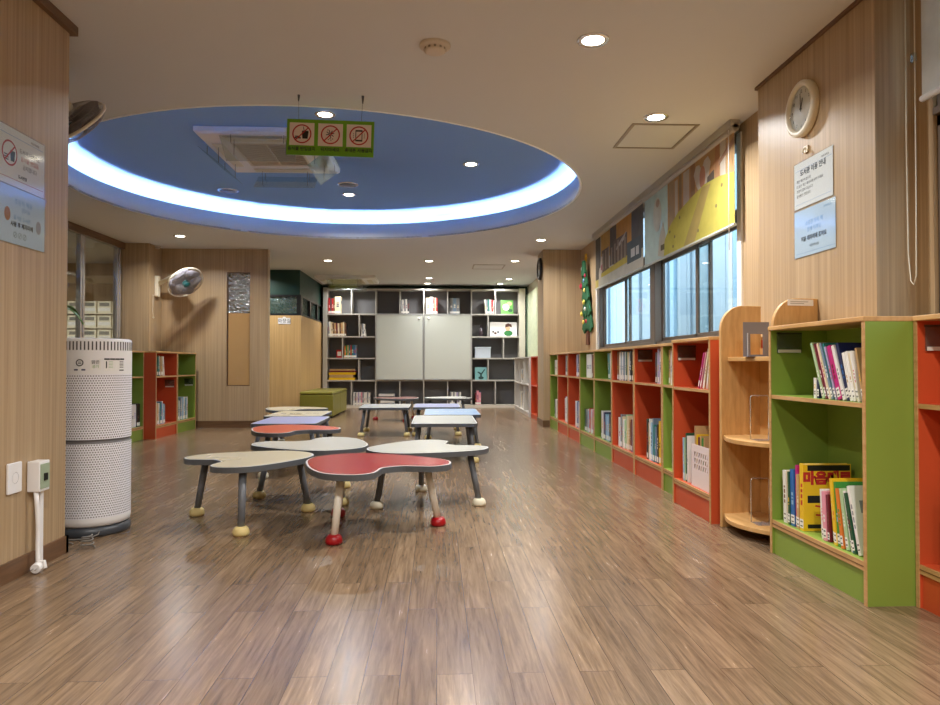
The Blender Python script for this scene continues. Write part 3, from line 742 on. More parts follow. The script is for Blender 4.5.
near_sh = [((206, 158, 96), bx(.33, .0, 1, 1)), ((196, 168, 120), bx(.35, .3, .41, 1)), ((226, 222, 206), bx(.42, .35, .455, .95)), ((150, 122, 84), bx(.47, .4, .50, 1)),
           ((224, 218, 204), bx(.52, .4, .585, .97)), ((160, 112, 72), bx(.60, .5, .645, 1)), ((214, 150, 88), [(.58, .45), (.66, .45), (.90, .80), (.86, .88)]), ((196, 128, 82), bx(.84, .5, .875, 1)),
           ((232, 228, 220), heart), ((206, 128, 98), ov(.722, .74, .028, .14)), ((70, 58, 50), [(.76, .56), (.83, .62), (.83, .74), (.77, .70)]), ((232, 224, 212), bx(.885, .35, .93, 1)), ((176, 126, 100), [(.87, .74), (1, .88), (1, .95), (.87, .8)]),
           ((216, 206, 60), [(.28, 0), (.29, .22), (.36, .38), (.46, .5), (.60, .58), (.74, .64), (.88, .62), (1, .56), (1, 0)]), ((186, 160, 66), [(.52, 0), (.64, 0), (.80, .60), (.72, .62)]),
           ((222, 214, 190), [(.20, .05), (.27, .0), (.30, .3), (.27, .5), (.22, .30)]), ((90, 84, 60), bx(.24, .10, .29, .18)), ((226, 226, 216), ov(.19, .66, .055, .25)), ((190, 160, 140), ov(.20, .82, .025, .06))]
near_sh += [((130, 116, 50), ov(a, b, .008, .022, 8)) for a, b in ((.36, .30), (.42, .20), (.48, .42), (.40, .08), (.85, .30), (.9, .5), (.68, .12))]
blind('roller blind printed with a yellow mound, nearer of the two window blinds', 4.78, 6.90, near_sh, cloth('blind_mint', (206, 220, 212)))
far_sh = [((66, 64, 58), bx(0, .12, .13, 1)), ((206, 150, 56), bx(.14, .5, .36, 1)), ((96, 78, 62), bx(.16, .2, .34, .68)), ((72, 66, 58), bx(.36, .3, .50, 1)), ((214, 140, 50), bx(.50, .35, .80, 1)), ((92, 76, 64), bx(.44, .25, .72, .72)),
          ((70, 70, 72), bx(.80, .3, 1, 1)), ((220, 196, 84), bx(.0, .0, .10, .16)), ((212, 190, 60), [(.10, .16), (.72, .20), (.72, .32), (.10, .24)]), ((222, 220, 204), bx(.08, .0, 1, .17)), ((54, 70, 82), bx(.72, .16, .97, .52)), ((226, 230, 232), bx(.79, .24, .86, .38)), ((226, 230, 232), bx(.88, .24, .93, .38)),
          ((216, 196, 180), ov(.16, .42, .03, .16)), ((176, 60, 84), ov(.17, .36, .02, .06)), ((226, 214, 196), ov(.12, .24, .03, .14)), ((190, 180, 166), [(.5, .52), (.66, .62), (.7, .74), (.52, .58)])]
far_sh += [((150, 132, 112), bx(.18+.07*i, .30, .205+.07*i, .62+.03*(i % 3))) for i in range(8)]
blind('roller blind printed with a dark and orange street scene, farther window blind', 6.95, 9.07, far_sh, cloth('blind_pale', (206, 202, 184)))
t = thing('roller_blind', 'white roller blind rolled half down at the right picture edge', 'blind', mat=frame((2.07, 2.905, 2.07), (0, -1, 0), (0, 0, 1)), group='printed roller blinds')
MB().box(0, 0, 0, 1.85, .47, .001).build('fabric', cloth('blind_white', (230, 232, 230)), t)
MB().cyl((0, -.008, 0), (1.85, -.008, 0), .014, seg=12).build('bottom_bar', WHITE, t); MB().cyl((-.015, .49, 0), (1.87, .49, 0), .026).build('head_rail', WHITE, t)
MB().tube([(-.075, .5, .02), (-.075, -.2, .02), (-.07, -.66, .02), (-.055, -.78, .02), (-.035, -.80, .02), (-.02, -.76, .02), (-.016, -.3, .02), (-.016, .5, .02)], .0025, 6).build('pull_cord', IVORY, t)
MB().prism(rrect(-.035, .16, -.012, .20, .006), .012, .028).build('cord_clip', CLEAR, t)
t = thing('blind_cord', 'thin white pull cord hanging beside the nearer printed blind', 'cord', (0, 0, 0))
MB().tube([(2.03, 4.81, 2.56), (2.03, 4.81, 1.72)], .003, 6).build('cord', WHITE, t)

# felt christmas tree on the wall past the window
t = thing('christmas_tree_hanging', 'green felt christmas tree with red and yellow ornaments hung beside the window', 'christmas decoration', mat=frame((XW-.004, 9.83, 1.30), (0, -1, 0), (0, 0, 1)))
tm = MB()
lv = [(.10, .34, .30), (.32, .27, .28), (.52, .22, .26), (.71, .17, .24), (.88, .12, .20)]
for i, (z, hw, hh) in enumerate(lv):
    pts = [(-hw, z+.03)]+[(-hw+2*hw*(q+.5)/7, z-(.035 if q % 2 else -.02)) for q in range(7)]+[(hw, z+.03), (hw*.42, z+hh), (-hw*.42, z+hh)]
    tm.prism(pts, .004+.012*i, .03+.014*i)
tm.build('felt_tree', P('dark_green_felt', (34, 92, 58), .9, noise=.25, nscale=30), t, bevel=.006)
MB().prism([(-.07, -.10), (.08, -.10), (.05, .12), (-.05, .12)], .0, .03).build('trunk', P('brown_felt', (96, 58, 40), .9), t)
st = [((.06 if i % 2 else .026)*math.cos(PI/2+i*PI/5), 1.13+(.06 if i % 2 else .026)*math.sin(PI/2+i*PI/5)) for i in range(10)]
MB().prism(st, .03, .05).build('star', P('gold_felt', (226, 184, 60), .7), t)
om = [((176, 34, 66), -.16, .74, .045), ((226, 210, 120), .06, .66, .03), ((230, 230, 226), -.1, .98, .03), ((226, 206, 90), .02, .50, .035), ((176, 34, 66), .10, .86, .03), ((220, 200, 80), -.14, .34, .035), ((232, 232, 232), .09, .40, .028), ((190, 50, 50), .16, .22, .03), ((226, 206, 90), -.02, .22, .03), ((120, 150, 200), .02, .80, .03)]
for rgb, x, y, r in om: MB().ball((x, y, .075), r, sz=.5).build('ornament', P('felt_%d_%d_%d' % rgb, rgb, .7), t)

# ------------------------------------------------------------------ bookcases and books
TI = .018
BASEZ = {0: .165, 1: .778}
def bookcase(label, mat, w, col, d=.35, h=1.09, holder=None, group='two tier coloured bookcases'):
    t = thing('bookcase', label, 'bookcase', mat=mat, group=group)
    for x in (0, w-TI):
        sp = MB().box(x, .004, 0, x+TI, d, h-.02).build('side_panel', col, t)
        MB().box(x, 0, 0, x+TI, .004, h-.02).build('edge_strip', BEECH, sp)
    MB().box(-.001, -.004, h-.02, w+.001, d, h).build('top_board', BEECH_B, t, bevel=.003)
    for z0, z1 in ((.760, .778), (.13, .165)):
        m = MB().box(TI, .010, z0, w-TI, d-.01, z1, 0).box(TI, .004, z0, w-TI, .010, z1, 1)
        if z0 < .2: m.box(TI, .0025, z0+.015, w-TI, .004, z0+.019, 2)
        m.build('shelf', [col, BEECH, P('strip_groove', (120, 86, 50), .6)], t)
    MB().box(TI, d-.01, .13, w-TI, d-.002, h-.02).build('back_panel', col, t)
    MB().box(TI, .012, 0, w-TI, .028, .13).build('plinth', col, t)
    if holder:
        x, z = holder
        x0_, s_ = (TI, 1) if x < w/2 else (w-TI, -1)
        hp = MB().box(x0_+s_*.006, .03, z-.10, x0_+s_*.009, .155, z).box(x0_, .03, z-.008, x0_+s_*.009, .155, z).box(x0_+s_*.009, .035, z-.099, x0_+s_*.0096, .15, z-.084, 1)
        hp.build('label_holder', [glass('holder_acrylic', (214, 222, 218), .14, .1, opacity=.16, opcol=(206, 210, 200)), P('holder_strip', (214, 212, 200), .4)], t)
    return t
BOOKC = {}
CN = {'white': (232, 230, 224), 'cream': (226, 212, 176), 'grey': (136, 140, 146), 'dark grey': (70, 72, 76), 'black': (30, 30, 34), 'navy': (34, 44, 84), 'blue': (44, 104, 170), 'light blue': (150, 190, 216), 'teal': (50, 130, 124),
      'green': (64, 146, 64), 'dark green': (36, 82, 56), 'yellow': (232, 190, 40), 'orange': (220, 120, 44), 'red': (184, 40, 44), 'maroon': (112, 36, 48), 'pink': (226, 150, 168), 'magenta': (190, 40, 122), 'lilac': (176, 164, 204), 'brown': (120, 84, 58), 'tan': (196, 160, 112), 'grey blue': (112, 134, 156), 'pale green': (176, 206, 160)}
def bmat(c): return P('cover_'+c.replace(' ', '_'), CN[c], .3)
BLABEL = P('call_label', (238, 236, 230), .4)
def book(mat, t_, h, d, col, label, group, parts=2, accent=None, title=None, seed=0):
    """spine at y=0, thickness along x"""
    rnd = random.Random(seed)
    name = 'book'
    root = thing(name, label, 'book', mat=mat, group=group) if parts else None
    c = .0025 if t_ > .012 else .0016
    m = MB(); ac = accent or rnd.choice(['white', 'yellow', 'grey', 'red', 'navy', 'cream'])
    if ac == col: ac = 'white' if col != 'white' else 'grey blue'
    m.box(0, 0, 0, c, d, h).box(t_-c, 0, 0, t_, d, h).box(c, 0, 0, t_-c, c, h)
    if parts or t_ > .012:
        # printed blocks on spine and on both covers
        n = rnd.randint(2, 4); z = h*.38
        for k in range(n):
            zz = z+rnd.uniform(.02, .08)*h; m.box(t_*.28, -.0003, z, t_*.72, 0, min(zz, h*.95), 1); z = zz+.03*h
            if z > h*.9: break
        m.box(t_, d*.15, h*.60, t_+.0003, d*.85, h*.60+.18*h, 1)
    mats = [bmat(col), bmat(ac), PAGES, BLABEL, BLACK]
    if title:
        fr_ = frame((t_+.0006, d*.5, h*.78), (0, 1, 0), (0, 0, 1)); m.box(t_, .01, h*.02, t_+.0004, d-.01, h*.985, 0)
        m.text(title, .062, fr_, 1, bold=.004); m.box(t_, .02, h*.90, t_+.0007, d-.005, h*.985, 4); m.box(t_, .02, h*.42, t_+.0007, d*.42, h*.53, 4); m.box(t_, .02, h*.04, t_+.0007, d-.01, h*.10, 4)
        for q in range(9): m.box(-.012, -.004, 0, .012, .004, .0004, 1, mat=T((t_+.0004, .05+.16*rnd.random()*d/.26, h*(.2+.18*rnd.random()))) @ Matrix.Rotation(PI/2, 4, 'Y') @ Matrix.Rotation(rnd.random()*3, 4, 'Z'))
    lz = (.012, .052) if h > .2 else (.01, .04)
    if parts == 0:
        m.box(c, c, .003, t_-c, d-.004, h-.003, 2); m.box(.0005, -.0004, lz[0], t_-.0005, 0, lz[1], 3)
        o = m.build(name, mats); o.matrix_world = mat; return tag(o, label, 'book', group)
    if parts == 1: m.box(.0005, -.0004, lz[0], t_-.0005, 0, lz[1], 3)
    m.build('cover', mats, root)
    MB().box(c, c, .003, t_-c, d-.004, h-.003).build('page_block', PAGES, root)
    if parts == 2:
        MB().box(.0004, -.0006, lz[0], t_-.0004, -.0001, lz[1]).box(t_*.2, -.0009, lz[0]+.006, t_*.8, -.0006, lz[0]+.012, 1).box(t_*.2, -.0009, lz[1]-.014, t_*.8, -.0006, lz[1]-.008, 1).build('call_label', [BLABEL, DARKG], root)
    return root
NB = [0]; PV = [None]
def lean_gap(a, b):
    # room a book needs when it leans further towards its left neighbour than that one does
    if a is None: return max(0, b[2]*math.sin(R(b[4]))-.012) if b[4] > 0 else 0
    return max(0, min(a[2], b[2])*(math.tan(R(b[4]))-math.tan(R(a[4]))))+.0004
def fill(case_mat, base_z, specs, where, group, parts=1, x0=.03, setback=.03, wmax=None):
    """specs: (colour, thickness, height, depth, lean in degrees, gap before[, accent[, title]]); + lean: top to the left"""
    x = x0; pv = None
    for i, s in enumerate(specs):
        col, t_, h, d, lean, gap = s[:6]; ac = s[6] if len(s) > 6 else None; ti = s[7] if len(s) > 7 else None
        x += max(gap, lean_gap(pv, s)); pv = s; NB[0] += 1; sb = setback + (s[8] if len(s) > 8 else (NB[0]*37 % 11)/11*.012)
        a = R(lean)
        if lean >= 0:
            m = case_mat @ T((x, sb, base_z+.0005)) @ Matrix.Rotation(-a, 4, 'Y')
            x += t_/math.cos(a)+.0012
        else:
            w_ = t_/math.cos(a)
            m = case_mat @ T((x+w_, sb, base_z+.0005)) @ Matrix.Rotation(-a, 4, 'Y') @ T((-t_, 0, 0))
            x += w_+.0012
        book(m, t_, h, d, col, '%s book, %s from left, %s' % (col, ORD[i], where), group, parts, ac, ti, NB[0])
    PV[0] = specs[-1]
    return x
def right_case(xf, y_far): return T((xf, y_far, 0)) @ Matrix.Rotation(-PI/2, 4, 'Z')
def left_case(xf, y_near): return T((xf, y_near, 0)) @ Matrix.Rotation(PI/2, 4, 'Z')

# -- large green bookcase by the pillar
m = right_case(1.645, 3.432)
bookcase('large green bookcase in the right foreground, standing before the pillar', m, .786, GREEN, .298, h=1.115, holder=(.08, 1.085))
up = [('white', .018, .09, .17, 0, .325), ('navy', .014, .08, .16, 0, .0), ('pale green', .014, .262, .20, 22, .042, 'white'), ('maroon', .012, .258, .20, 22, 0, 'white'), ('pink', .016, .258, .2, 22, 0, 'grey'), ('cream', .010, .26, .2, 22, 0, 'red'),
      ('grey blue', .014, .258, .2, 22, 0, 'white'), ('teal', .012, .258, .2, 22, 0, 'grey'), ('lilac', .010, .24, .2, 21, .003), ('pink', .010, .238, .2, 21, 0.002, 'magenta'), ('magenta', .024, .24, .2, 21, 0, 'maroon'), ('white', .018, .243, .2, 21, 0, 'grey'), ('navy', .020, .25, .215, 20, .004, 'blue')]
xx = fill(m, BASEZ[1], up, 'upper shelf, large green bookcase', 'books on the upper shelf of the large green bookcase', 2)
sp = [('white', .014, .205, .17, 17, .010, 'tan'), ('white', .014, .21, .17, 17, 0, 'tan'), ('cream', .014, .205, .17, 17, 0, 'white'), ('white', .012, .21, .17, 16, 0.003, 'red'), ('tan', .012, .22, .17, 13, .008), ('grey', .014, .25, .19, 8, .022)]
def fill_more(case_mat, base_z, specs, n0, where, group, parts, x0, setback=.03):
    x = x0; pv = PV[0]
    for i, s in enumerate(specs):
        col, t_, h, d, lean, gap = s[:6]; NB[0] += 1; x += max(gap, lean_gap(pv, s)); pv = s; a = R(lean)
        mm = case_mat @ T((x, setback+(NB[0]*37 % 11)/11*.012, base_z+.0005)) @ Matrix.Rotation(-a, 4, 'Y'); x += t_/math.cos(a)+.0012
        book(mm, t_, h, d, col, '%s book, %s from left, %s' % (col, ORD[n0+i], where), group, parts, s[6] if len(s) > 6 else None, None, NB[0])
    return x
fill_more(m, BASEZ[1], sp, len(up)-0, 'upper shelf, large green bookcase', 'books on the upper shelf of the large green bookcase', 2, xx)
lo = [('white', .028, .25, .18, 2, .045, 'brown'), ('cream', .020, .25, .19, 2, 0, 'green'), ('dark green', .016, .25, .18, 2, 0), ('blue', .034, .265, .2, 2, 0, 'light blue'), ('magenta', .018, .29, .2, 1, .003, 'white'), ('tan', .024, .25, .2, 1, .001, 'cream'),
      ('yellow', .032, .305, .225, 0, .006, 'red', '마음대로', 0.)]
xx = fill(m, BASEZ[0], lo, 'lower shelf, large green bookcase', 'books on the lower shelf of the large green bookcase', 2)
sp = [('white', .026, .215, .17, 4, .135, 'pink'), ('pink', .024, .21, .17, 4, 0, 'white'), ('maroon', .016, .20, .17, 4, 0, 'brown'), ('yellow', .018, .275, .2, 7, .022, 'white'), ('yellow', .016, .27, .2, 7, 0, 'orange'), ('green', .018, .266, .21, 7, .0, 'light blue'), ('orange', .018, .245, .2, 10, .016, 'green'), ('pale green', .018, .25, .2, 12, .010, 'white'), ('white', .014, .245, .19, 14, .010, 'black'), ('dark green', .018, .24, .2, 15, .006, 'maroon'), ('white', .020, .275, .2, 17, .012, 'grey')]
fill_more(m, BASEZ[0], sp, len(lo), 'lower shelf, large green bookcase', 'books on the lower shelf of the large green bookcase', 2, xx)

# -- orange bookcase cut by the right picture edge
m = right_case(1.836, 2.640)
bookcase('orange bookcase cut off by the right picture edge', m, .72, ORANGE, .27, h=1.115, holder=(.06, 1.08))
fill(m, BASEZ[0], [('grey blue', .02, .27, .2, 0, .05), ('light blue', .018, .26, .2, 0, 0), ('yellow', .016, .275, .2, 1, 0), ('orange', .018, .27, .2, 1, 0), ('white', .016, .26, .2, 1, 0)], 'in the orange bookcase at the picture edge', 'books in the orange bookcase at the picture edge', 2, x0=.05)

# -- natural wood end unit with bulged shelves
t = thing('wooden_shelf_unit', 'natural wood shelf unit with rounded ends and bulging empty shelves, between orange and green bookcases', 'shelf unit', mat=T((1.618, 3.985, 0)) @ Matrix.Rotation(R(-80.6), 4, 'Z'))
WD = .258
def endp(x):
    pr = [(0, 0), (WD, 0), (WD, 1.265), (.14, 1.265)]+[(.14-.14*math.sin(R(q)), 1.125+.14*math.cos(R(q))) for q in range(9, 91, 9)]
    mt = Matrix(((0, 0, 1, x), (1, 0, 0, 0), (0, 1, 0, 0), (0, 0, 0, 1)))
    return MB().prism(pr, 0, .022, mat=mt)
for x in (0, .478): endp(x).build('side_panel', BEECH_B, t, bevel=.003)
for z in (.055, .50, .945):
    fp = [(.022, WD)]+[(.022+.456*q/14, .012-.075*math.sin(PI*q/14)) for q in range(15)]+[(.478, WD)]
    if z > .9: fp = [(.022, WD), (.022, .04), (.478, .04), (.478, WD)]
    MB().prism(fp[::-1], z, z+.024).build('shelf', BEECH_B, t, bevel=.003)
MB().box(.022, WD-.01, .055, .478, WD, 1.02).build('back_panel', BEECH_B, t)
ls_ = tag(MB().prism(rrect(-.075, -.016, .075, .016, .003), 0, .0015).box(-.06, -.006, .0015, .02, -.003, .0018, 1).box(-.06, .003, .0015, .045, .006, .0018, 1).build('shelf_label', [PAPER, P('label_print', (150, 150, 150), .6)]), 'small white label strip on the rounded wood panel above the green bookcase', 'label')
ls_.matrix_world = frame((1.852, 3.515, 1.243), (math.cos(R(10.2)), math.sin(R(10.2)), 0), (0, 0, 1))
def bookend_wire(label, z):
    b_ = thing('wire_bookend', label, 'bookend', (1.64, 3.74, z))
    MB().tube([(.05, 0, .001), (.05, 0, .225), (.053, 0, .232), (.06, 0, .235), (.14, 0, .235), (.148, 0, .232), (.15, 0, .225), (.15, 0, .001)], .0028, 6).build('wire_loop', STEEL, b_)
    MB().box(.05, -.09, 0, .15, .0, .0015).build('foot_plate', STEEL, b_)
bookend_wire('thin steel wire bookend on the middle wooden shelf', .5245)
bookend_wire('thin steel wire bookend on the lowest wooden shelf', .0795)
b_ = thing('metal_bookend', 'grey metal bookend with cut-out window on the top wooden shelf', 'bookend', (1.675, 3.79, .9695))
bm_ = MB(); gm_ = P('grey_bookend', (128, 130, 140), .4, metal=.3)
for q in ((0, 0, 0, .04, .003, .19), (.11, 0, 0, .145, .003, .19), (.04, 0, .125, .11, .003, .19), (.04, 0, 0, .11, .003, .012)): bm_.box(*q)
bm_.build('upright', gm_, b_); MB().box(0, -.08, 0, .145, 0, .0015).build('foot_plate', gm_, b_); MB().box(.022, -.004, .005, .026, 0, .13).build('rib', P('pale_rib', (190, 192, 196), .4), b_)

# -- orange bookcase with the basket
m = right_case(1.587, 4.705); WNO = 'in the orange bookcase with basket'
bookcase('orange bookcase holding a white basket, left of the wooden unit', m, .66, ORANGE, .36, holder=(.06, 1.055))
fill(m, BASEZ[1], [('magenta', .014, .235, .18, -24, .34, 'white'), ('magenta', .016, .235, .18, -24, 0, 'white'), ('pink', .016, .24, .18, -23, .003), ('white', .016, .245, .19, -20, .008, 'green'), ('cream', .016, .25, .19, -17, .010, 'red'), ('white', .016, .255, .19, -13, .012, 'pink')], 'on the upper shelf of the basket bookcase', 'books on the upper shelf of the basket bookcase', 1)
fill(m, BASEZ[0], [('yellow', .012, .275, .2, 1, .07, 'pale green'), ('light blue', .016, .28, .2, 1, 0, 'white'), ('pale green', .012, .28, .2, 1, 0), ('teal', .020, .30, .2, 1, 0, 'white'), ('dark green', .018, .315, .21, 1, 0, 'grey'), ('black', .012, .30, .21, 1, 0), ('white', .010, .30, .21, 1, 0)], 'on the lower shelf of the basket bookcase', 'books on the lower shelf of the basket bookcase', 1)
# basket: tapered box with rows of slanted holes, picture books inside
bk = thing('storage_basket', 'white plastic basket with slanted holes holding picture books, inside orange bookcase', 'basket', mat=m @ T((.30, .02, BASEZ[0]+.002)))
pinkw = P('white_basket_plastic', (236, 220, 218), .35)
def basket_wall(L_, Hh, mat):
    """a wall with real slanted openings: vertical strips and bars between them"""
    b = MB(); cols = 7; rows = 3; z0, z1 = Hh*.42, Hh*.86; x0_, x1_ = L_*.12, L_*.88; th = .003
    b.box(0, 0, 0, L_, th, z0, mat=mat).box(0, 0, z1, L_, th, Hh, mat=mat).box(0, 0, z0, x0_, th, z1, mat=mat).box(x1_, 0, z0, L_, th, z1, mat=mat)
    dx = (x1_-x0_)/cols; dz = (z1-z0)/rows
    for r in range(rows):
        b.box(x0_, 0, z0+(r+.78)*dz, x1_, th, z0+(r+1)*dz, mat=mat)
        for c in range(cols+1):
            sh = Matrix.Identity(4); sh[0][2] = .45; xx_ = x0_+c*dx
            wv = dx*.5
            a0 = max(x0_, xx_-wv/2-.1*dx); a1 = min(x1_, xx_+wv/2)
            if a1 > a0: b.box(a0, .0002, 0, a1, th-.0002, dz*.8, mat=mat @ T((-.0, 0, z0+r*dz)) @ (sh if 0 < c < cols else Matrix.Identity(4)))
    return b
LW, DW, HW = .32, .25, .262
basket_wall(LW, HW, Matrix.Identity(4)).build('front_wall', pinkw, bk)
basket_wall(LW, HW, T((0, DW, 0))).build('back_wall', pinkw, bk)
basket_wall(DW, HW, Matrix.Rotation(PI/2, 4, 'Z') @ T((0, -.003, 0))).build('side_wall', pinkw, bk)
basket_wall(DW, HW, T((LW, 0, 0)) @ Matrix.Rotation(PI/2, 4, 'Z') @ T((0, 0, 0))).build('side_wall', pinkw, bk)
MB().box(.003, .003, .001, LW-.004, DW, .006).build('base', pinkw, bk)
for i, (c, h, tt) in enumerate((('tan', .365, .014), ('yellow', .315, .014), ('maroon', .30, .016), ('tan', .31, .014), ('green', .30, .016), ('tan', .305, .015))):
    NB[0] += 1
    book(m @ T((.318+.03*i, .035, BASEZ[0]+.010)) , tt, h, .20, c, '%s picture book standing %s from the left in the white basket' % (c, ORD[i]), 'picture books in the white basket', 1, 'dark green' if i == 0 else None, None, NB[0])

# -- row of bookcases under the window
row = [(10.34, 9.665, GREEN), (9.66, 8.915, ORANGE), (8.91, 8.165, ORANGE), (8.16, 7.415, GREEN), (7.41, 6.665, GREEN), (6.66, 5.905, ORANGE), (5.90, 5.155, ORANGE), (5.15, 4.71, GREEN)]
rn = ['first', 'second', 'third', 'fourth', 'fifth', 'sixth', 'seventh']
XF = 1.66
rm = []
for i, (ya, yb, col) in enumerate(row):
    mm = right_case(XF, ya); rm.append(mm)
    cn = 'green' if col is GREEN else 'orange'
    lab = '%s bookcase, %s of the row counted from the far right column' % (cn, rn[i]) if i < 7 else 'narrow green bookcase squeezed between two orange ones in the window row'
    bookcase(lab, mm, ya-yb, col, .345, h=1.08, holder=(.10, 1.05) if i in (6,) else None)
def gen(cols, t_=(.014, .03), h=(.22, .27), lean=0, d=.2, gap0=0.):
    rr = random.Random(len(cols)*13+int(lean*3)+int(gap0*1000)+len(cols[0])); out = []
    for k, c in enumerate(cols): out.append((c, rr.uniform(*t_), rr.uniform(*h), d, lean, gap0 if k == 0 else 0))
    return out
def rowfill(i, tier, specs, x0=.03):
    nm = rn[i]+' window bookcase from far column' if i < 7 else 'narrow green bookcase'
    tn = 'upper shelf, ' if tier else 'lower shelf, '
    fill(rm[i], BASEZ[tier], specs, tn+nm, 'books '+tn+nm, 1, x0=x0)
rowfill(0, 1, [('white', .09, .21, .2, 0, .05), ('black', .025, .2, .2, 0, 0, 'white'), ('white', .08, .21, .2, 0, 0), ('white', .10, .21, .2, 0, 0)], .18)
rowfill(0, 0, gen(['black', 'white', 'grey', 'white', 'dark grey'], (.03, .045), (.24, .27), 6, gap0=.24))
rowfill(1, 1, gen(['dark grey', 'grey', 'dark grey', 'white'], (.04, .06), (.25, .27), 0, gap0=.36))
rowfill(1, 0, gen(['white', 'lilac', 'white', 'grey blue'], (.04, .06), (.3, .34), 2, gap0=.34))
rowfill(2, 1, gen(['grey', 'lilac', 'navy', 'navy', 'black'], (.04, .07), (.25, .27), 0, gap0=.34))
rowfill(2, 0, gen(['white', 'lilac', 'blue', 'navy', 'white', 'grey'], (.04, .07), (.28, .32), 0, gap0=.28))
rowfill(3, 1, [('white', .15, .262, .22, 0, .17, 'navy'), ('white', .14, .262, .22, 0, 0, 'grey blue'), ('maroon', .03, .25, .2, 0, .01)])
rowfill(3, 0, gen(['dark green', 'dark green', 'grey', 'white', 'light blue', 'pink', 'red', 'white', 'black', 'pink'], (.04, .06), (.24, .28), 0, gap0=.06))
rowfill(4, 1, gen(['teal', 'light blue', 'teal', 'white'], (.022, .03), (.24, .262), 8, gap0=.46))
rowfill(4, 0, gen(['dark green', 'white', 'lilac', 'navy', 'light blue', 'light blue', 'light blue', 'dark grey', 'white', 'pale green'], (.035, .06), (.24, .29), 1, gap0=.12))
rowfill(5, 1, gen(['brown', 'cream', 'white', 'grey blue', 'white', 'grey blue', 'white', 'dark green', 'cream', 'white', 'black', 'black', 'black', 'navy'], (.028, .056), (.25, .27), 0, gap0=.05))
rowfill(5, 0, gen(['white', 'white', 'grey', 'cream', 'white', 'pale green', 'pale green', 'cream', 'tan', 'brown', 'maroon', 'white', 'white'], (.03, .055), (.25, .32), 0, gap0=.08))
rowfill(6, 1, gen(['dark grey', 'white', 'lilac', 'white', 'maroon', 'white', 'black'], (.02, .034), (.24, .272), 0, gap0=.46))
rowfill(6, 0, gen(['dark green', 'black', 'cream', 'white', 'light blue', 'grey blue', 'teal', 'grey blue', 'grey', 'black', 'yellow', 'maroon'], (.028, .044), (.27, .34), 0, gap0=.20))
rowfill(7, 1, gen(['tan', 'cream', 'white', 'brown'], (.02, .04), (.23, .27), 0, gap0=.03))
rowfill(7, 0, gen(['white', 'white', 'pale green'], (.03, .045), (.26, .30), 1, gap0=.08))

# -- three bookcases on the left
ml = [left_case(-3.61, 8.16), left_case(-3.47, 8.905), left_case(-3.47, 9.635)]
for mm, col, lab, w_, hd in zip(ml, (GREEN, ORANGE, GREEN), ('green bookcase half hidden behind the air purifier', 'orange bookcase on the left, between two green ones', 'green bookcase at the far end of the left wall row'), (.73, .72, .72), (None, (.42, .72), (.42, .72))):
    bookcase(lab, mm, w_, col, .35, holder=hd)
def leftfill(i, tier, specs):
    nm = ('half hidden green bookcase', 'left orange bookcase', 'far left green bookcase')[i]; tn = ('lower shelf, ', 'upper shelf, ')[tier]
    fill(ml[i], BASEZ[tier], specs, tn+nm, 'books '+tn+nm, 1)
leftfill(0, 0, [('maroon', .03, .27, .2, 0, .34, 'grey'), ('lilac', .06, .27, .2, 0, 0, 'white'), ('white', .08, .275, .22, 0, .0), ('white', .06, .275, .22, 0, 0, 'lilac'), ('black', .09, .28, .22, 0, .005, 'brown')])
leftfill(1, 1, gen(['dark green', 'teal', 'brown', 'white', 'tan', 'brown', 'cream', 'white'], (.022, .034), (.24, .265), 8, gap0=.10))
leftfill(1, 0, gen(['cream', 'white', 'tan', 'white', 'teal', 'blue', 'white', 'light blue', 'grey'], (.028, .042), (.24, .29), 0, gap0=.03))
leftfill(2, 0, gen(['dark green', 'white', 'teal', 'white', 'grey blue', 'white', 'light blue', 'white', 'dark green', 'light blue', 'white'], (.03, .048), (.26, .31), 0, gap0=.03))

# ------------------------------------------------------------------ low tables
HEART = [(0, -.205), (.06, -.215), (.11, -.265), (.18, -.325), (.27, -.325), (.34, -.26), (.375, -.16), (.355, -.01), (.305, .14), (.235, .285), (.135, .385), (0, .42)]
HEART = HEART + [(-x, y) for x, y in HEART[-2:0:-1]]
HEART = smooth_loop(HEART, 4)
def cloudrect(a, b):
    pts = []
    for x0_, y0_, x1_, y1_, n in ((-a, -b, a, -b, 4), (a, -b, a, b, 6), (a, b, -a, b, 4), (-a, b, -a, -b, 6)):
        L_ = math.hypot(x1_-x0_, y1_-y0_); nx, ny = (y1_-y0_)/L_, -(x1_-x0_)/L_
        for k in range(n*4):
            u = (k+.5)/(n*4); w_ = .010*abs(math.sin(PI*u*n))
            pts.append((x0_+(x1_-x0_)*u+nx*w_, y0_+(y1_-y0_)*u+ny*w_))
    return pts
LEGG = P('grey_table_leg', (104, 108, 114), .4); LEGW = P('white_table_leg', (228, 222, 208), .4)
FTY = P('cream_rubber_foot', (226, 206, 140), .5); FTR = P('red_rubber_foot', (160, 14, 24), .3); FTW = P('ivory_rubber_foot', (226, 220, 196), .5)
EDGE = P('grey_table_edge', (84, 88, 92), .45); RIMW = P('pale_edge_line', (216, 218, 214), .4)
TT = .372
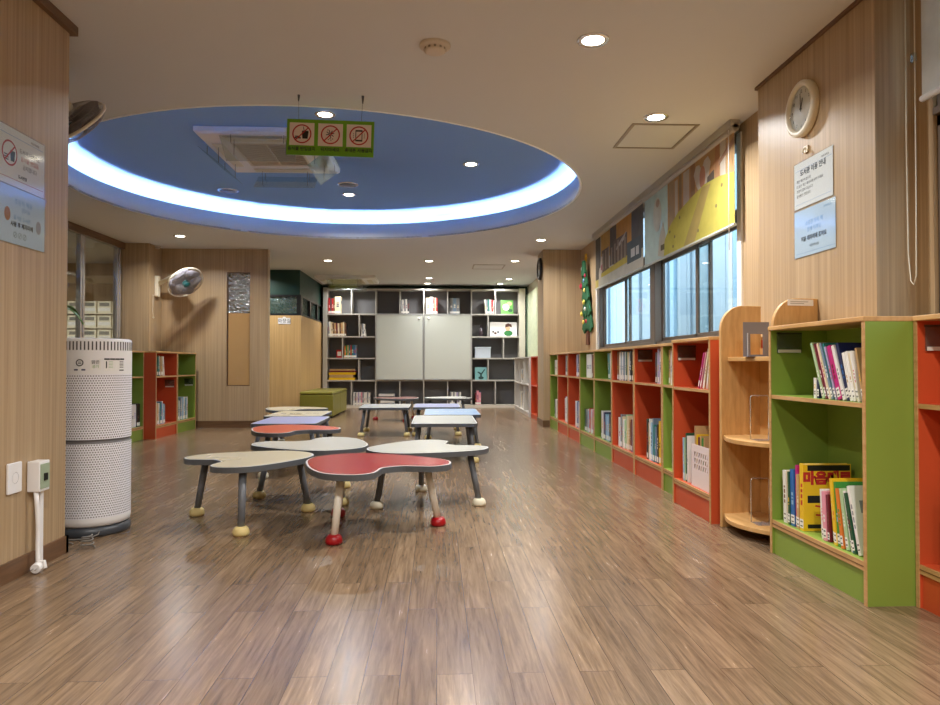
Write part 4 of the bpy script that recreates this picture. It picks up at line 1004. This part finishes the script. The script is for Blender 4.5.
def table(label, x, y, rot, top, legm=LEGG, footm=FTY, shape='heart', group=None, text=None, dims=(.31, .5), txm=None, k_=1.):
    t = thing('low_table', label, 'table', (x, y, 0), R(rot), group)
    ol = [(x_*k_, y_*k_) for x_, y_ in HEART] if shape == 'heart' else cloudrect(*dims) if shape == 'cloud' else rrect(-dims[0], -dims[1], dims[0], dims[1], .05)
    tp = MB().prism(ol, TT-.034, TT-.002).prism(inset(ol, .004), TT-.002, TT-.0005, 1).build('tabletop', [EDGE, RIMW], t, bevel=.004)
    sm = MB().prism(inset(ol, .013), TT-.0005, TT+.001)
    if text: sm.text(text, .085, T((0, 0, TT+.0014)), 1, depth=.0003)
    sm.build('surface', [top, txm or P('grey_print', (130, 128, 120), .5)], tp)
    if shape == 'heart': lp = [(.385*math.cos(R(a)), .385*math.sin(R(a)), .83) for a in (-150, -30, 90)]
    else: lp = [(sx*(dims[0]-.03), sy*(dims[1]-.06), .86) for sx in (-1, 1) for sy in (-1, 1)]
    for px_, py_, k in lp:
        lg = MB().cyl((px_, py_, .025), (px_*k, py_*k, TT-.03), .0195, .0215, 18).build('leg', legm, t)
        MB().lathe([(.036, 0), (.044, .008), (.045, .02), (.041, .036), (.032, .047), (.022, .050)], 22, mat=T((px_, py_, 0))).build('foot', footm, lg)
    return t
CREAM = P('cream_laminate', (206, 197, 170), .28, nscale=2.); WHT = P('white_laminate', (204, 204, 195), .25, nscale=2.); REDL = P('red_laminate', (168, 48, 48), .22, nscale=2.); RED2 = P('orange_red_laminate', (196, 80, 52), .3, nscale=2.); LAV = P('lavender_laminate', (164, 172, 214), .3, nscale=2.); SKY = P('sky_blue_laminate', (168, 198, 232), .3, nscale=2.); MAR = P('maroon_laminate', (120, 66, 62), .3, nscale=2.); PGR = P('pale_grey_laminate', (206, 208, 204), .25, nscale=2.)
G1 = 'petal tables of the nearest cluster'
table('cream petal-shaped low table with grey legs, left one of the nearest cluster', -1.115, 4.28, -52, CREAM, group=G1, k_=.93)
table('red petal-shaped low table with white legs and red feet, in front', -.375, 4.045, 36, REDL, LEGW, FTR, group=G1, k_=1.07)
table('white petal-shaped low table with ivory feet, right one of the nearest cluster', -.075, 4.80, 126, WHT, LEGG, FTW, group=G1)
table('white petal-shaped low table behind the cream table and the red table', -.85, 5.02, 216, WHT, LEGG, FTY, group=G1, k_=1.05)
G2 = 'low tables of the left rear cluster'
table('orange-red petal-shaped low table, front of the left rear cluster', -1.26, 6.20, 36, RED2, LEGG, FTW, group=G2)
table('lavender low table just behind the orange-red one', -1.44, 7.14, 0, LAV, LEGG, FTW, 'round', G2, dims=(.31, .45))
table('cream low table with faint lettering, behind the lavender one', -1.55, 8.06, 0, CREAM, LEGG, FTW, 'round', G2, '책 읽는 자리', dims=(.31, .42))
table('cream petal low table in front of the green bench', -1.80, 8.98, 40, CREAM, LEGG, FTW, group=G2)
G3 = 'low tables of the right rear cluster'
table('white four-legged low table, front of the right rear cluster', .07, 7.16, 0, WHT, LEGG, FTY, 'round', G3, dims=(.315, .53))
table('sky blue scallop-edged low table with white lettering', .17, 8.30, 0, SKY, LEGG, FTY, 'cloud', G3, '책 읽는 자리', dims=(.31, .52), txm=P('white_print', (240, 242, 244), .5))
table('pale grey four-legged low table left of the sky blue one', -.68, 9.50, 0, PGR, LEGG, FTY, 'round', G3, dims=(.325, .42))
table('lavender low table behind the sky blue table', .0, 9.56, 0, LAV, LEGG, FTY, 'round', G3, dims=(.31, .42))
table('maroon petal low table with white legs and red feet, before the shelving', -.64, 11.75, 200, MAR, LEGW, FTR, group=G3)
table('pale grey petal low table nearest the whiteboards', .21, 11.80, 100, PGR, LEGG, FTW, group=G3)

# ------------------------------------------------------------------ air purifier
t = thing('air_purifier', 'tall white cylindrical air purifier with perforated shell beside the left wall', 'air purifier', (-1.93, 4.06, 0))
PR = .198; perf = perforated()
MB().lathe([(.001, 0), (PR*.97, 0), (PR*1.0, .012), (PR*1.0, .04), (PR*.9, .052)], 64, close=False).build('base_ring', P('purifier_dark_base', (66, 70, 76), .35), t)
MB().lathe([(PR*.9, .052), (PR*.985, .062), (PR, .085), (PR, .10)], 64, close=False).build('lower_collar', WHITE, t)
MB().lathe([(PR, .10), (PR, .500)], 64, close=False).build('lower_shell', perf, t)
MB().lathe([(PR, .500), (PR*.965, .505), (PR*.965, .518), (PR, .523)], 64, close=False).build('waist_groove', P('purifier_grey', (110, 108, 108), .5), t)
MB().lathe([(PR, .523), (PR, .875)], 64, close=False).build('upper_shell', perf, t)
tm = MB().lathe([(PR, .875), (PR, 1.048), (PR*.985, 1.064), (PR*.93, 1.07), (PR*.86, 1.058), (.001, 1.053)], 64, close=False)
for k in range(66):
    a = 2*PI*k/66; tm.box(PR-.003, -.0035, 1.005, PR+.0006, .0035, 1.052, 1, mat=Matrix.Rotation(a, 4, 'Z'))
tm.build('top_housing', [WHITE, P('vent_slot_dark', (66, 60, 60), .6)], t)
def sticker(ang, z, build, mats):
    a = R(ang); fr_ = frame((PR*1.004*math.cos(a), PR*1.004*math.sin(a), z), (-math.sin(a), math.cos(a), 0), (0, 0, 1)); m_ = MB(); build(m_)
    for v in m_.bm.verts:  # wrap round the shell
        v.co.z -= v.co.x**2/(2*PR)
    o = m_.build('sticker', mats, t); o.matrix_local = fr_
ink = [P('sticker_navy', (54, 60, 100), .5), P('sticker_green', (110, 170, 80), .5), P('sticker_white', (240, 240, 236), .4), P('sticker_black', (40, 40, 44), .5)]
def st1(m_):
    m_.lathe([(.019, .0), (.019, .0008), (.014, .0008), (.014, 0)], 24, close=False, mat=T((0, .012, 0)), mi=3); m_.box(-.028, -.030, 0, .028, -.022, .0008, 0); m_.box(-.009, .006, 0, .009, .009, .0008, 3); m_.box(-.009, .014, 0, .009, .017, .0008, 3)
def st2(m_):
    m_.box(-.026, -.03, 0, .026, .03, .0004, 2); m_.text('맑은', .022, T((0, .012, .0006)), 3); m_.text('공기', .018, T((0, -.012, .0006)), 1)
def st3(m_):
    for u in range(4): m_.box(-.058+.0295*u, -.034, 0, -.03+.0295*u, .034, .0004, 2)
    for u in range(4): m_.box(-.058+.0295*u, .025, .0004, -.03+.0295*u, .034, .0008, 3)
    m_.box(-.05, -.02, .0004, -.044, .018, .0008, 3); m_.box(.026, -.034, .0004, .056, -.028, .0008, 3)
    for u in range(5): m_.box(.028, .015-.008*u, .0004, .054, .018-.008*u, .0008, 3); m_.box(-.036, .015-.008*u, .0004, -.012, .0165-.008*u, .0008, 1)
sticker(-83, .925, st1, ink); sticker(-61, .927, st2, ink); sticker(-32, .927, st3, ink)
MB().tube([(PR*.6, -PR*.82, .03), (PR*.62, -PR*.95, .02), (PR*.45, -PR*1.12, .006), (PR*.1, -PR*1.22, .006), (-.02, -PR*1.25, .006), (-.03, -PR*1.35, .006), (.02, -PR*1.5, .006), (.06, -PR*1.62, .006)], .004, 8).build('power_cord', P('grey_cord', (120, 116, 110), .5), t)
c_ = thing('coiled_cable', 'small grey coil of cable on the floor by the left wall corner', 'cable', (-1.76, 3.66, 0))
cm = MB(); cm.tube([(.035*math.cos(a*.5)*(1-.01*a), .022*math.sin(a*.5), .006+.0016*a) for a in range(0, 40)], .004, 6); cm.build('coil', P('grey_cord', (120, 116, 110), .5), c_)

# leafy plant whose leaves show past the near left wall
t = thing('potted_plant', 'houseplant behind the near left wall, one long green leaf showing', 'plant', (-2.98, 5.5, 0))
MB().lathe([(.001, 0), (.13, 0), (.17, .28), (.18, .30), (.165, .30), (.155, .27), (.001, .26)], 28, close=False).build('pot', P('white_pot', (220, 216, 206), .4), t)
MB().tube([(0, 0, .26), (.01, .01, .7), (0, .0, 1.25)], .018, 8).build('stem', P('plant_stem', (96, 90, 50), .7), t)
for k, (a, l, dz, up) in enumerate(((0, .30, 1.25, .16), (70, .36, 1.2, .25), (140, .34, 1.22, .2), (200, .36, 1.15, .2), (250, .3, 1.25, .3), (310, .26, 1.0, .25))):
    lm = MB(); n = 8; A = []; B = []
    for i in range(n+1):
        f = i/n; w_ = .032*math.sin(PI*(f*.92+.06)); p = Vector((l*f, 0, dz+up*math.sin(f*2.2)-.16*f*f))
        A.append(lm.bm.verts.new(p+Vector((0, w_, .006)))); B.append(lm.bm.verts.new(p-Vector((0, w_, -.006))))
    for i in range(n): lm.bm.faces.new((A[i], A[i+1], B[i+1], B[i]))
    bmesh.ops.rotate(lm.bm, verts=lm.bm.verts, cent=(0, 0, 0), matrix=Matrix.Rotation(R(a), 3, 'Z'))
    o = lm.build('leaf', P('leaf_green', (84, 130, 50), .4, noise=.15, nscale=12), t, smooth=True); o.modifiers.new('thickness', 'SOLIDIFY').thickness = .002

# document boxes in the side room behind the glass
bxs = thing('box_shelf', 'white open shelf rack in the room behind the glass screen', 'shelf', (-6.20, 11.62, 0))
fm = MB()
for z in (.55, .77, .99, 1.29, 1.52, 1.75): fm.box(0, 0, z-.016, 1.46, .34, z)
for x in (0, 1.44): fm.box(x, 0, 0, x+.02, .34, 2.04)
fm.build('rack', P('cream_rack', (222, 214, 196), .5), bxs)
first = None
for r, z in enumerate((1.75, 1.52, 1.29)):
    for c in range(6):
        x = -6.17+.235*c; lab = 'white document box, %s from the left in the %s row behind glass' % (ORD[c], ('top', 'second', 'third')[r])
        if first is None:
            first = thing('document_box', lab, 'box', (x, 11.63, z+.002), group='document boxes behind the glass')
            MB().box(0, 0, 0, .215, .3, .19).build('case', P('cream_box_card', (236, 228, 206), .5), first, bevel=.003)
            MB().box(.03, -.002, .11, .185, 0, .165).build('label_window', P('box_label', (120, 122, 120), .5), first)
            MB().box(.015, -.0015, .03, .2, 0, .085).build('name_strip', WHITE, first)
        else: dup(first, T((x, 11.63, z+.002)), lab)

# ------------------------------------------------------------------ grey wall shelving
SY = 15.0; SX = -2.405; ROWS = [.06, .577, 1.047, 1.505, 1.985, 2.515]; CX = [.09+.5085*k for k in range(9)]
t = thing('wall_shelving', 'tall grey cubby shelving with charcoal backs covering the back wall', 'shelving', (SX, SY, 0))
fr_t = .028; WT = CX[-1]
MB().box(.0, 0, 0, .09, .36, 2.545).build('end_panel', GREYF, t, bevel=.003)
MB().box(WT, 0, 0, WT+.13, .36, 2.545).build('end_panel', P('cream_end_panel', (216, 212, 198), .5), t, bevel=.003)
MB().box(.09, .335, .0, WT, .345, 2.52).build('back_panel', GREYB, t)
MB().box(.09, .01, 0, WT, .33, .06).build('plinth', P('pale_plinth', (214, 210, 198), .5), t)
for i, z in enumerate(ROWS):
    if i == 0: continue
    if z in (1.047, 1.505):
        for a, b in ((.09, CX[2]), (CX[6], WT)): MB().box(a, .004, z-fr_t/2, b, .335, z+fr_t/2).build('shelf', GREYF, t)
    else: MB().box(.09, .004, z-fr_t/2, WT, .335, z+fr_t/2).build('shelf', GREYF, t)
def divider(x, z0, z1): MB().box(x-.011, .006, z0+fr_t/2, x+.011, .335, z1-fr_t/2).build('divider', GREYF, t)
for k in range(1, 8):
    divider(CX[k], ROWS[4], ROWS[5])
    MB().box(CX[k]-.011, .006, ROWS[0], CX[k]+.011, .335, ROWS[1]-fr_t/2).build('divider', GREYF, t)
for x in (CX[2], CX[6], CX[4]): divider(x, ROWS[1], ROWS[4])
U = lambda px: (px-327.4)*.0212+.09          # local x of things on the shelving
for px, r in ((359, 3), (342.5, 2), (358.7, 1), (488, 3), (503.5, 2), (488, 1)): divider(U(px), ROWS[r], ROWS[r+1])
WB = P('whiteboard_gloss', (200, 206, 199), .02)
for k, lab in ((2, 'left glossy whiteboard mounted on the grey shelving'), (4, 'right glossy whiteboard mounted on the grey shelving')):
    b_ = thing('whiteboard', lab, 'whiteboard', (SX+CX[k]+.012, SY-.045, ROWS[1]+.02), group='whiteboards on the shelving')
    wd, hg = CX[k+2]-CX[k]-.024, ROWS[4]-ROWS[1]-.01
    MB().box(.012, 0, .012, wd-.012, .028, hg-.03).build('board', WB, b_)
    f_ = MB()
    for q in ((0, -.004, 0, wd, .03, .012), (0, -.004, hg-.03, wd, .03, hg), (0, -.004, .012, .012, .03, hg-.03), (wd-.012, -.004, .012, wd, .03, hg-.03)): f_.box(*q)
    f_.build('frame', P('whiteboard_frame', (176, 180, 180), .4, metal=.3), b_)
    MB().lathe([(.025, -.0), (.025, -.008), (.02, -.012), (.001, -.012)], 20, mat=T((wd-.09 if k == 2 else .09, -.0, hg-.10)) @ Matrix.Rotation(-PI/2, 4, 'X'), close=False).build('magnet', WHITE, b_)
def bs(row, px0, specs, where):
    z = ROWS[row]+fr_t/2 if row else .06; x = SX+U(px0)
    for i, s in enumerate(specs):
        col, t_, h, lean = s; NB[0] += 1; a = R(lean)
        m_ = T((x+(t_/math.cos(a) if lean < 0 else 0), SY+.05, z+.0005)) @ Matrix.Rotation(-a, 4, 'Y') @ T((-t_ if lean < 0 else 0, 0, 0))
        x += t_/math.cos(a)+.0012
        book(m_, t_, h, .2, col, '%s book, %s from left, %s' % (col, ORD[i], where), 'books '+where, 0, None, None, NB[0])
bs(4, 328.3, [('red', .035, .33, 0), ('dark grey', .03, .33, 0), ('red', .035, .32, 0), ('brown', .03, .33, 0), ('cream', .12, .36, 0)], 'in the top left cell of grey shelving')
bs(4, 401, [('grey', .03, .29, 6), ('white', .03, .3, 5), ('grey', .03, .31, 3), ('white', .035, .31, 2), ('dark grey', .03, .3, 2)], 'in the top cell above left whiteboard')
bs(4, 425.5, [('cream', .09, .34, 0), ('white', .06, .36, 0), ('red', .03, .34, 0), ('cream', .03, .34, 0), ('red', .03, .34, 0)], 'in the top cell above right whiteboard')
bs(4, 449.3, [('grey', .07, .34, 0), ('grey blue', .07, .34, 0), ('grey', .07, .34, 0)], 'in the top cell right of cream files')
bs(4, 485.5, [('white', .03, .31, 5), ('grey', .03, .3, 4), ('teal', .03, .31, 3), ('white', .035, .31, 2), ('red', .03, .3, 0), ('white', .03, .29, 0)], 'in the seventh top cell of grey shelving')
bs(3, 328.5, [('grey', .03, .3, 5), ('white', .03, .31, 5), ('cream', .035, .3, 5), ('brown', .03, .27, 5), ('tan', .035, .28, 3), ('maroon', .03, .28, 3), ('cream', .035, .27, 3), ('brown', .03, .28, 2), ('tan', .04, .29, 2), ('cream', .03, .3, 2), ('brown', .03, .28, 1)], 'in the second row left cell')
bs(3, 361, [('white', .03, .26, 7), ('grey', .035, .27, 7), ('white', .03, .26, 7)], 'right of the second row left divider')
bs(2, 344.2, [('orange', .03, .25, 0), ('green', .03, .27, 0), ('tan', .03, .27, 0), ('teal', .03, .27, 0), ('red', .03, .27, 0), ('teal', .035, .27, 0), ('blue', .03, .27, 0), ('grey blue', .03, .27, 0)], 'in the coloured set on the third row')
bs(0, 353, [('white', .035, .27, 0), ('grey', .03, .26, 0), ('white', .03, .27, 0), ('lilac', .03, .27, 0), ('white', .03, .27, 0), ('pink', .03, .27, 0), ('grey', .035, .27, 0), ('white', .03, .26, 0), ('white', .03, .27, 0), ('grey', .03, .27, 0), ('white', .035, .26, 0)], 'in the bottom row magazine cell')
bs(0, 449.5, [('grey', .035, .27, 0), ('white', .03, .27, 0), ('grey', .035, .27, 0), ('white', .035, .27, 0), ('lilac', .03, .26, 0), ('grey', .035, .27, 0), ('white', .03, .27, 0)], 'in the bottom cell under right whiteboard')
bs(0, 475, [('maroon', .03, .26, 0), ('pink', .05, .3, 0), ('pink', .04, .26, 0)], 'in the bottom cell with pink books')
# flat piles
for i, (c, z, x0_, l) in enumerate((('yellow', 0, 329, .55), ('tan', .055, 329.5, .5), ('yellow', .11, 328.8, .56), ('maroon', .165, 329, .58), ('tan', .20, 329.3, .54))):
    o = MB().box(0, 0, 0, l, .24, .05 if i < 3 else .032).build('flat_box', bmat(c)); o.location = (SX+U(x0_), SY+.04, ROWS[1]+fr_t/2+z+.001)
    tag(o, '%s flat box, %s from the bottom of the pile in the grey shelving' % (c, ORD[i]), 'box', 'flat boxes piled in the grey shelving')
for i, c in enumerate(('grey', 'white', 'grey', 'dark grey', 'white')):
    o = MB().box(0, 0, 0, .33, .24, .045).build('magazine_pile_volume', bmat(c)); o.location = (SX+U(378.5), SY+.04, .061+.047*i)
    tag(o, '%s volume lying %s from the bottom under the left whiteboard' % (c, ORD[i]), 'book', 'volumes lying under the left whiteboard')
o = MB().box(0, 0, 0, .12, .12, .17).box(.02, -.001, .04, .10, 0, .13, 1).build('red_box', [bmat('red'), bmat('white')], bevel=.004); o.location = (SX+U(336.3), SY+.06, ROWS[2]+.015); tag(o, 'small red box in the grey shelving left of the coloured books', 'box')
o = MB().box(0, 0, 0, .33, .22, .22).box(-.008, -.008, .2, .338, .228, .232).build('storage_box', P('pale_blue_box', (196, 208, 222), .5), bevel=.004); o.location = (SX+U(475), SY+.05, ROWS[2]+.015); tag(o, 'pale blue lidded box on the third row right of whiteboards', 'box')
def card(label, px0, row, wd, hg, base, blobs, tilt=8):
    t_ = thing('picture_board', label, 'picture', mat=T((SX+U(px0), SY+.06, ROWS[row]+fr_t/2+.002)) @ Matrix.Rotation(R(-tilt), 4, 'X') @ Matrix.Rotation(PI/2, 4, 'X'))
    m_ = MB().box(0, 0, -.014, wd, hg, 0); mats = [base]
    for i, (c, pts) in enumerate(blobs):
        mats.append(P('pic_%d_%d_%d' % c, c, .5)); m_.prism([(u*wd, v*hg) for u, v in pts], 0, .0006+.0003*i, len(mats)-1)
    m_.build('panel', mats, t_)
card('white picture board with a green and brown printed figure on the shelving', 490, 3, .58, .31, PAPER, [((40, 120, 60), ov(.68, .22, .16, .2)), ((222, 176, 140), ov(.66, .56, .09, .17)), ((96, 58, 44), [(.56, .62), (.58, .84), (.68, .92), (.80, .84), (.82, .62), (.72, .70)]), ((90, 60, 50), ov(.2, .22, .05, .08)), ((60, 70, 90), ov(.3, .3, .04, .08)), ((70, 60, 60), ov(.12, .32, .04, .07))])
card('green picture book standing face-out in the top right cell', 501, 4, .27, .30, P('pic_green', (90, 150, 70), .4), [((236, 240, 226), ov(.42, .5, .26, .24)), ((170, 210, 120), ov(.7, .75, .2, .15)), ((40, 90, 50), ov(.75, .25, .18, .12))])
card('teal picture with a dark tree shape in the fourth row', 474.8, 1, .26, .27, P('pic_teal', (120, 176, 178), .4), [((24, 66, 66), [(.4, .05), (.6, .05), (.56, .4), (.86, .82), (.78, .86), (.52, .54), (.26, .66), (.2, .6), (.44, .42)]), ((24, 66, 66), ov(.5, .16, .22, .12))])
o = MB().lathe([(.001, 0), (.05, 0), (.055, .05), (.05, .14), (.022, .18), (.02, .24), (.026, .25), (.001, .25)], 20, close=False).build('bottle', P('dark_bottle', (62, 52, 60), .25)); o.location = (SX+U(481), SY+.12, ROWS[3]+.015); tag(o, 'small dark bottle in the second row right of the whiteboards', 'bottle')
o = MB().box(0, 0, 0, .14, .1, .06).build('wooden_block', BEECH_B, bevel=.004); o.location = (SX+U(477.6)+.04, SY+.02-.0, .0605); 
bpy.data.objects.remove(o)

# grey cubby bookcase at the far right, and an orange one behind it
def cubby(label, mat, w_, col, edge, h=1.06, d=.3, bays=3, name='cubby_bookcase'):
    t = thing(name, label, 'bookcase', mat=mat)
    for x in (0, w_-.02): MB().box(x, 0, 0, x+.02, d, h).build('side_panel', edge, t)
    for z in (.06, .55, h-.02): MB().box(.02, 0, z, w_-.02, d-.01, z+.02).build('shelf', edge, t)
    MB().box(.02, d-.01, 0, w_-.02, d, h).build('back_panel', col, t)
    MB().box(.02, .01, 0, w_-.02, .02, .06).build('plinth', edge, t)
    for k in range(1, bays):
        x = w_*k/bays
        MB().box(x-.009, .002, .08, x+.009, d-.01, .55).box(x-.009, .002, .57, x+.009, d-.01, h-.02).build('divider', edge, t)
    return t
GP = P('pale_cubby', (198, 194, 186), .5)
mc = right_case(1.60, 14.55)
cubby('pale grey cubby bookcase along the far right wall before the shelving', mc, 2.3, P('cubby_back', (176, 172, 164), .6), GP, d=.30)
fill(mc, .57, gen(['white', 'grey', 'white', 'black', 'white'], (.04, .06), (.24, .28), 4, d=.18, gap0=.95), 'on the upper shelf of the pale cubby bookcase', 'books on the upper shelf of the pale cubby bookcase', 0)
fill(mc, .08, gen(['white', 'cream', 'white', 'black', 'white', 'grey', 'white', 'white'], (.04, .07), (.26, .34), 3, d=.18, gap0=.80), 'on the lower shelf of the pale cubby bookcase', 'books on the lower shelf of the pale cubby bookcase', 0)
cubby('orange bookcase end seen behind the far right column', right_case(1.63, 12.20), .74, ORANGE, ORANGE, d=.32, bays=1)

# green upholstered bench
t = thing('upholstered_bench', 'long olive green upholstered bench against the tan partition', 'bench', (-2.065, 12.22, 0))
OL = P('olive_leatherette', (124, 119, 40), .38, noise=.05, nscale=25)
for y in (0, .91):
    MB().box(-.285, y+.002, .03, .285, y+.905, .40).build('base', OL, t, bevel=.012)
    MB().box(-.29, y, .402, .29, y+.907, .452).build('seat_pad', OL, t, bevel=.02)
fm = MB()
for x in (-.24, .24):
    for y in (.06, .85, .97, 1.76): fm.cyl((x, y, 0), (x, y, .03), .02, seg=12)
fm.build('feet', BLACK, t)

# ------------------------------------------------------------------ daylight, camera
wd = bpy.data.worlds.new('daylight'); bpy.context.scene.world = wd; wd.use_nodes = True
bg = wd.node_tree.nodes['Background']; bg.inputs[0].default_value = (.86, .93, 1, 1); bg.inputs[1].default_value = 4.2

cam = bpy.data.cameras.new('camera'); co = bpy.data.objects.new('camera', cam); C.objects.link(co)
cam.sensor_width = 36; cam.lens = 36*706/940; cam.clip_start = .05; cam.clip_end = 200
co.location = (0, 0, EYE)
co.rotation_euler = (PI/2 + math.atan(11.5/706), 0, -math.atan(33/706))
sc = bpy.context.scene; sc.camera = co
vs = sc.view_settings; vs.view_transform = 'Standard'; vs.look = 'None'; vs.gamma = 1; vs.use_curve_mapping = False; vs.exposure = 0.0
sc.cycles.use_denoising = True
sc.cycles.max_bounces = 10; sc.cycles.diffuse_bounces = 5; sc.cycles.transparent_max_bounces = 16
sc.cycles.caustics_reflective = False; sc.cycles.caustics_refractive = False
sc.cycles.sample_clamp_indirect = 6
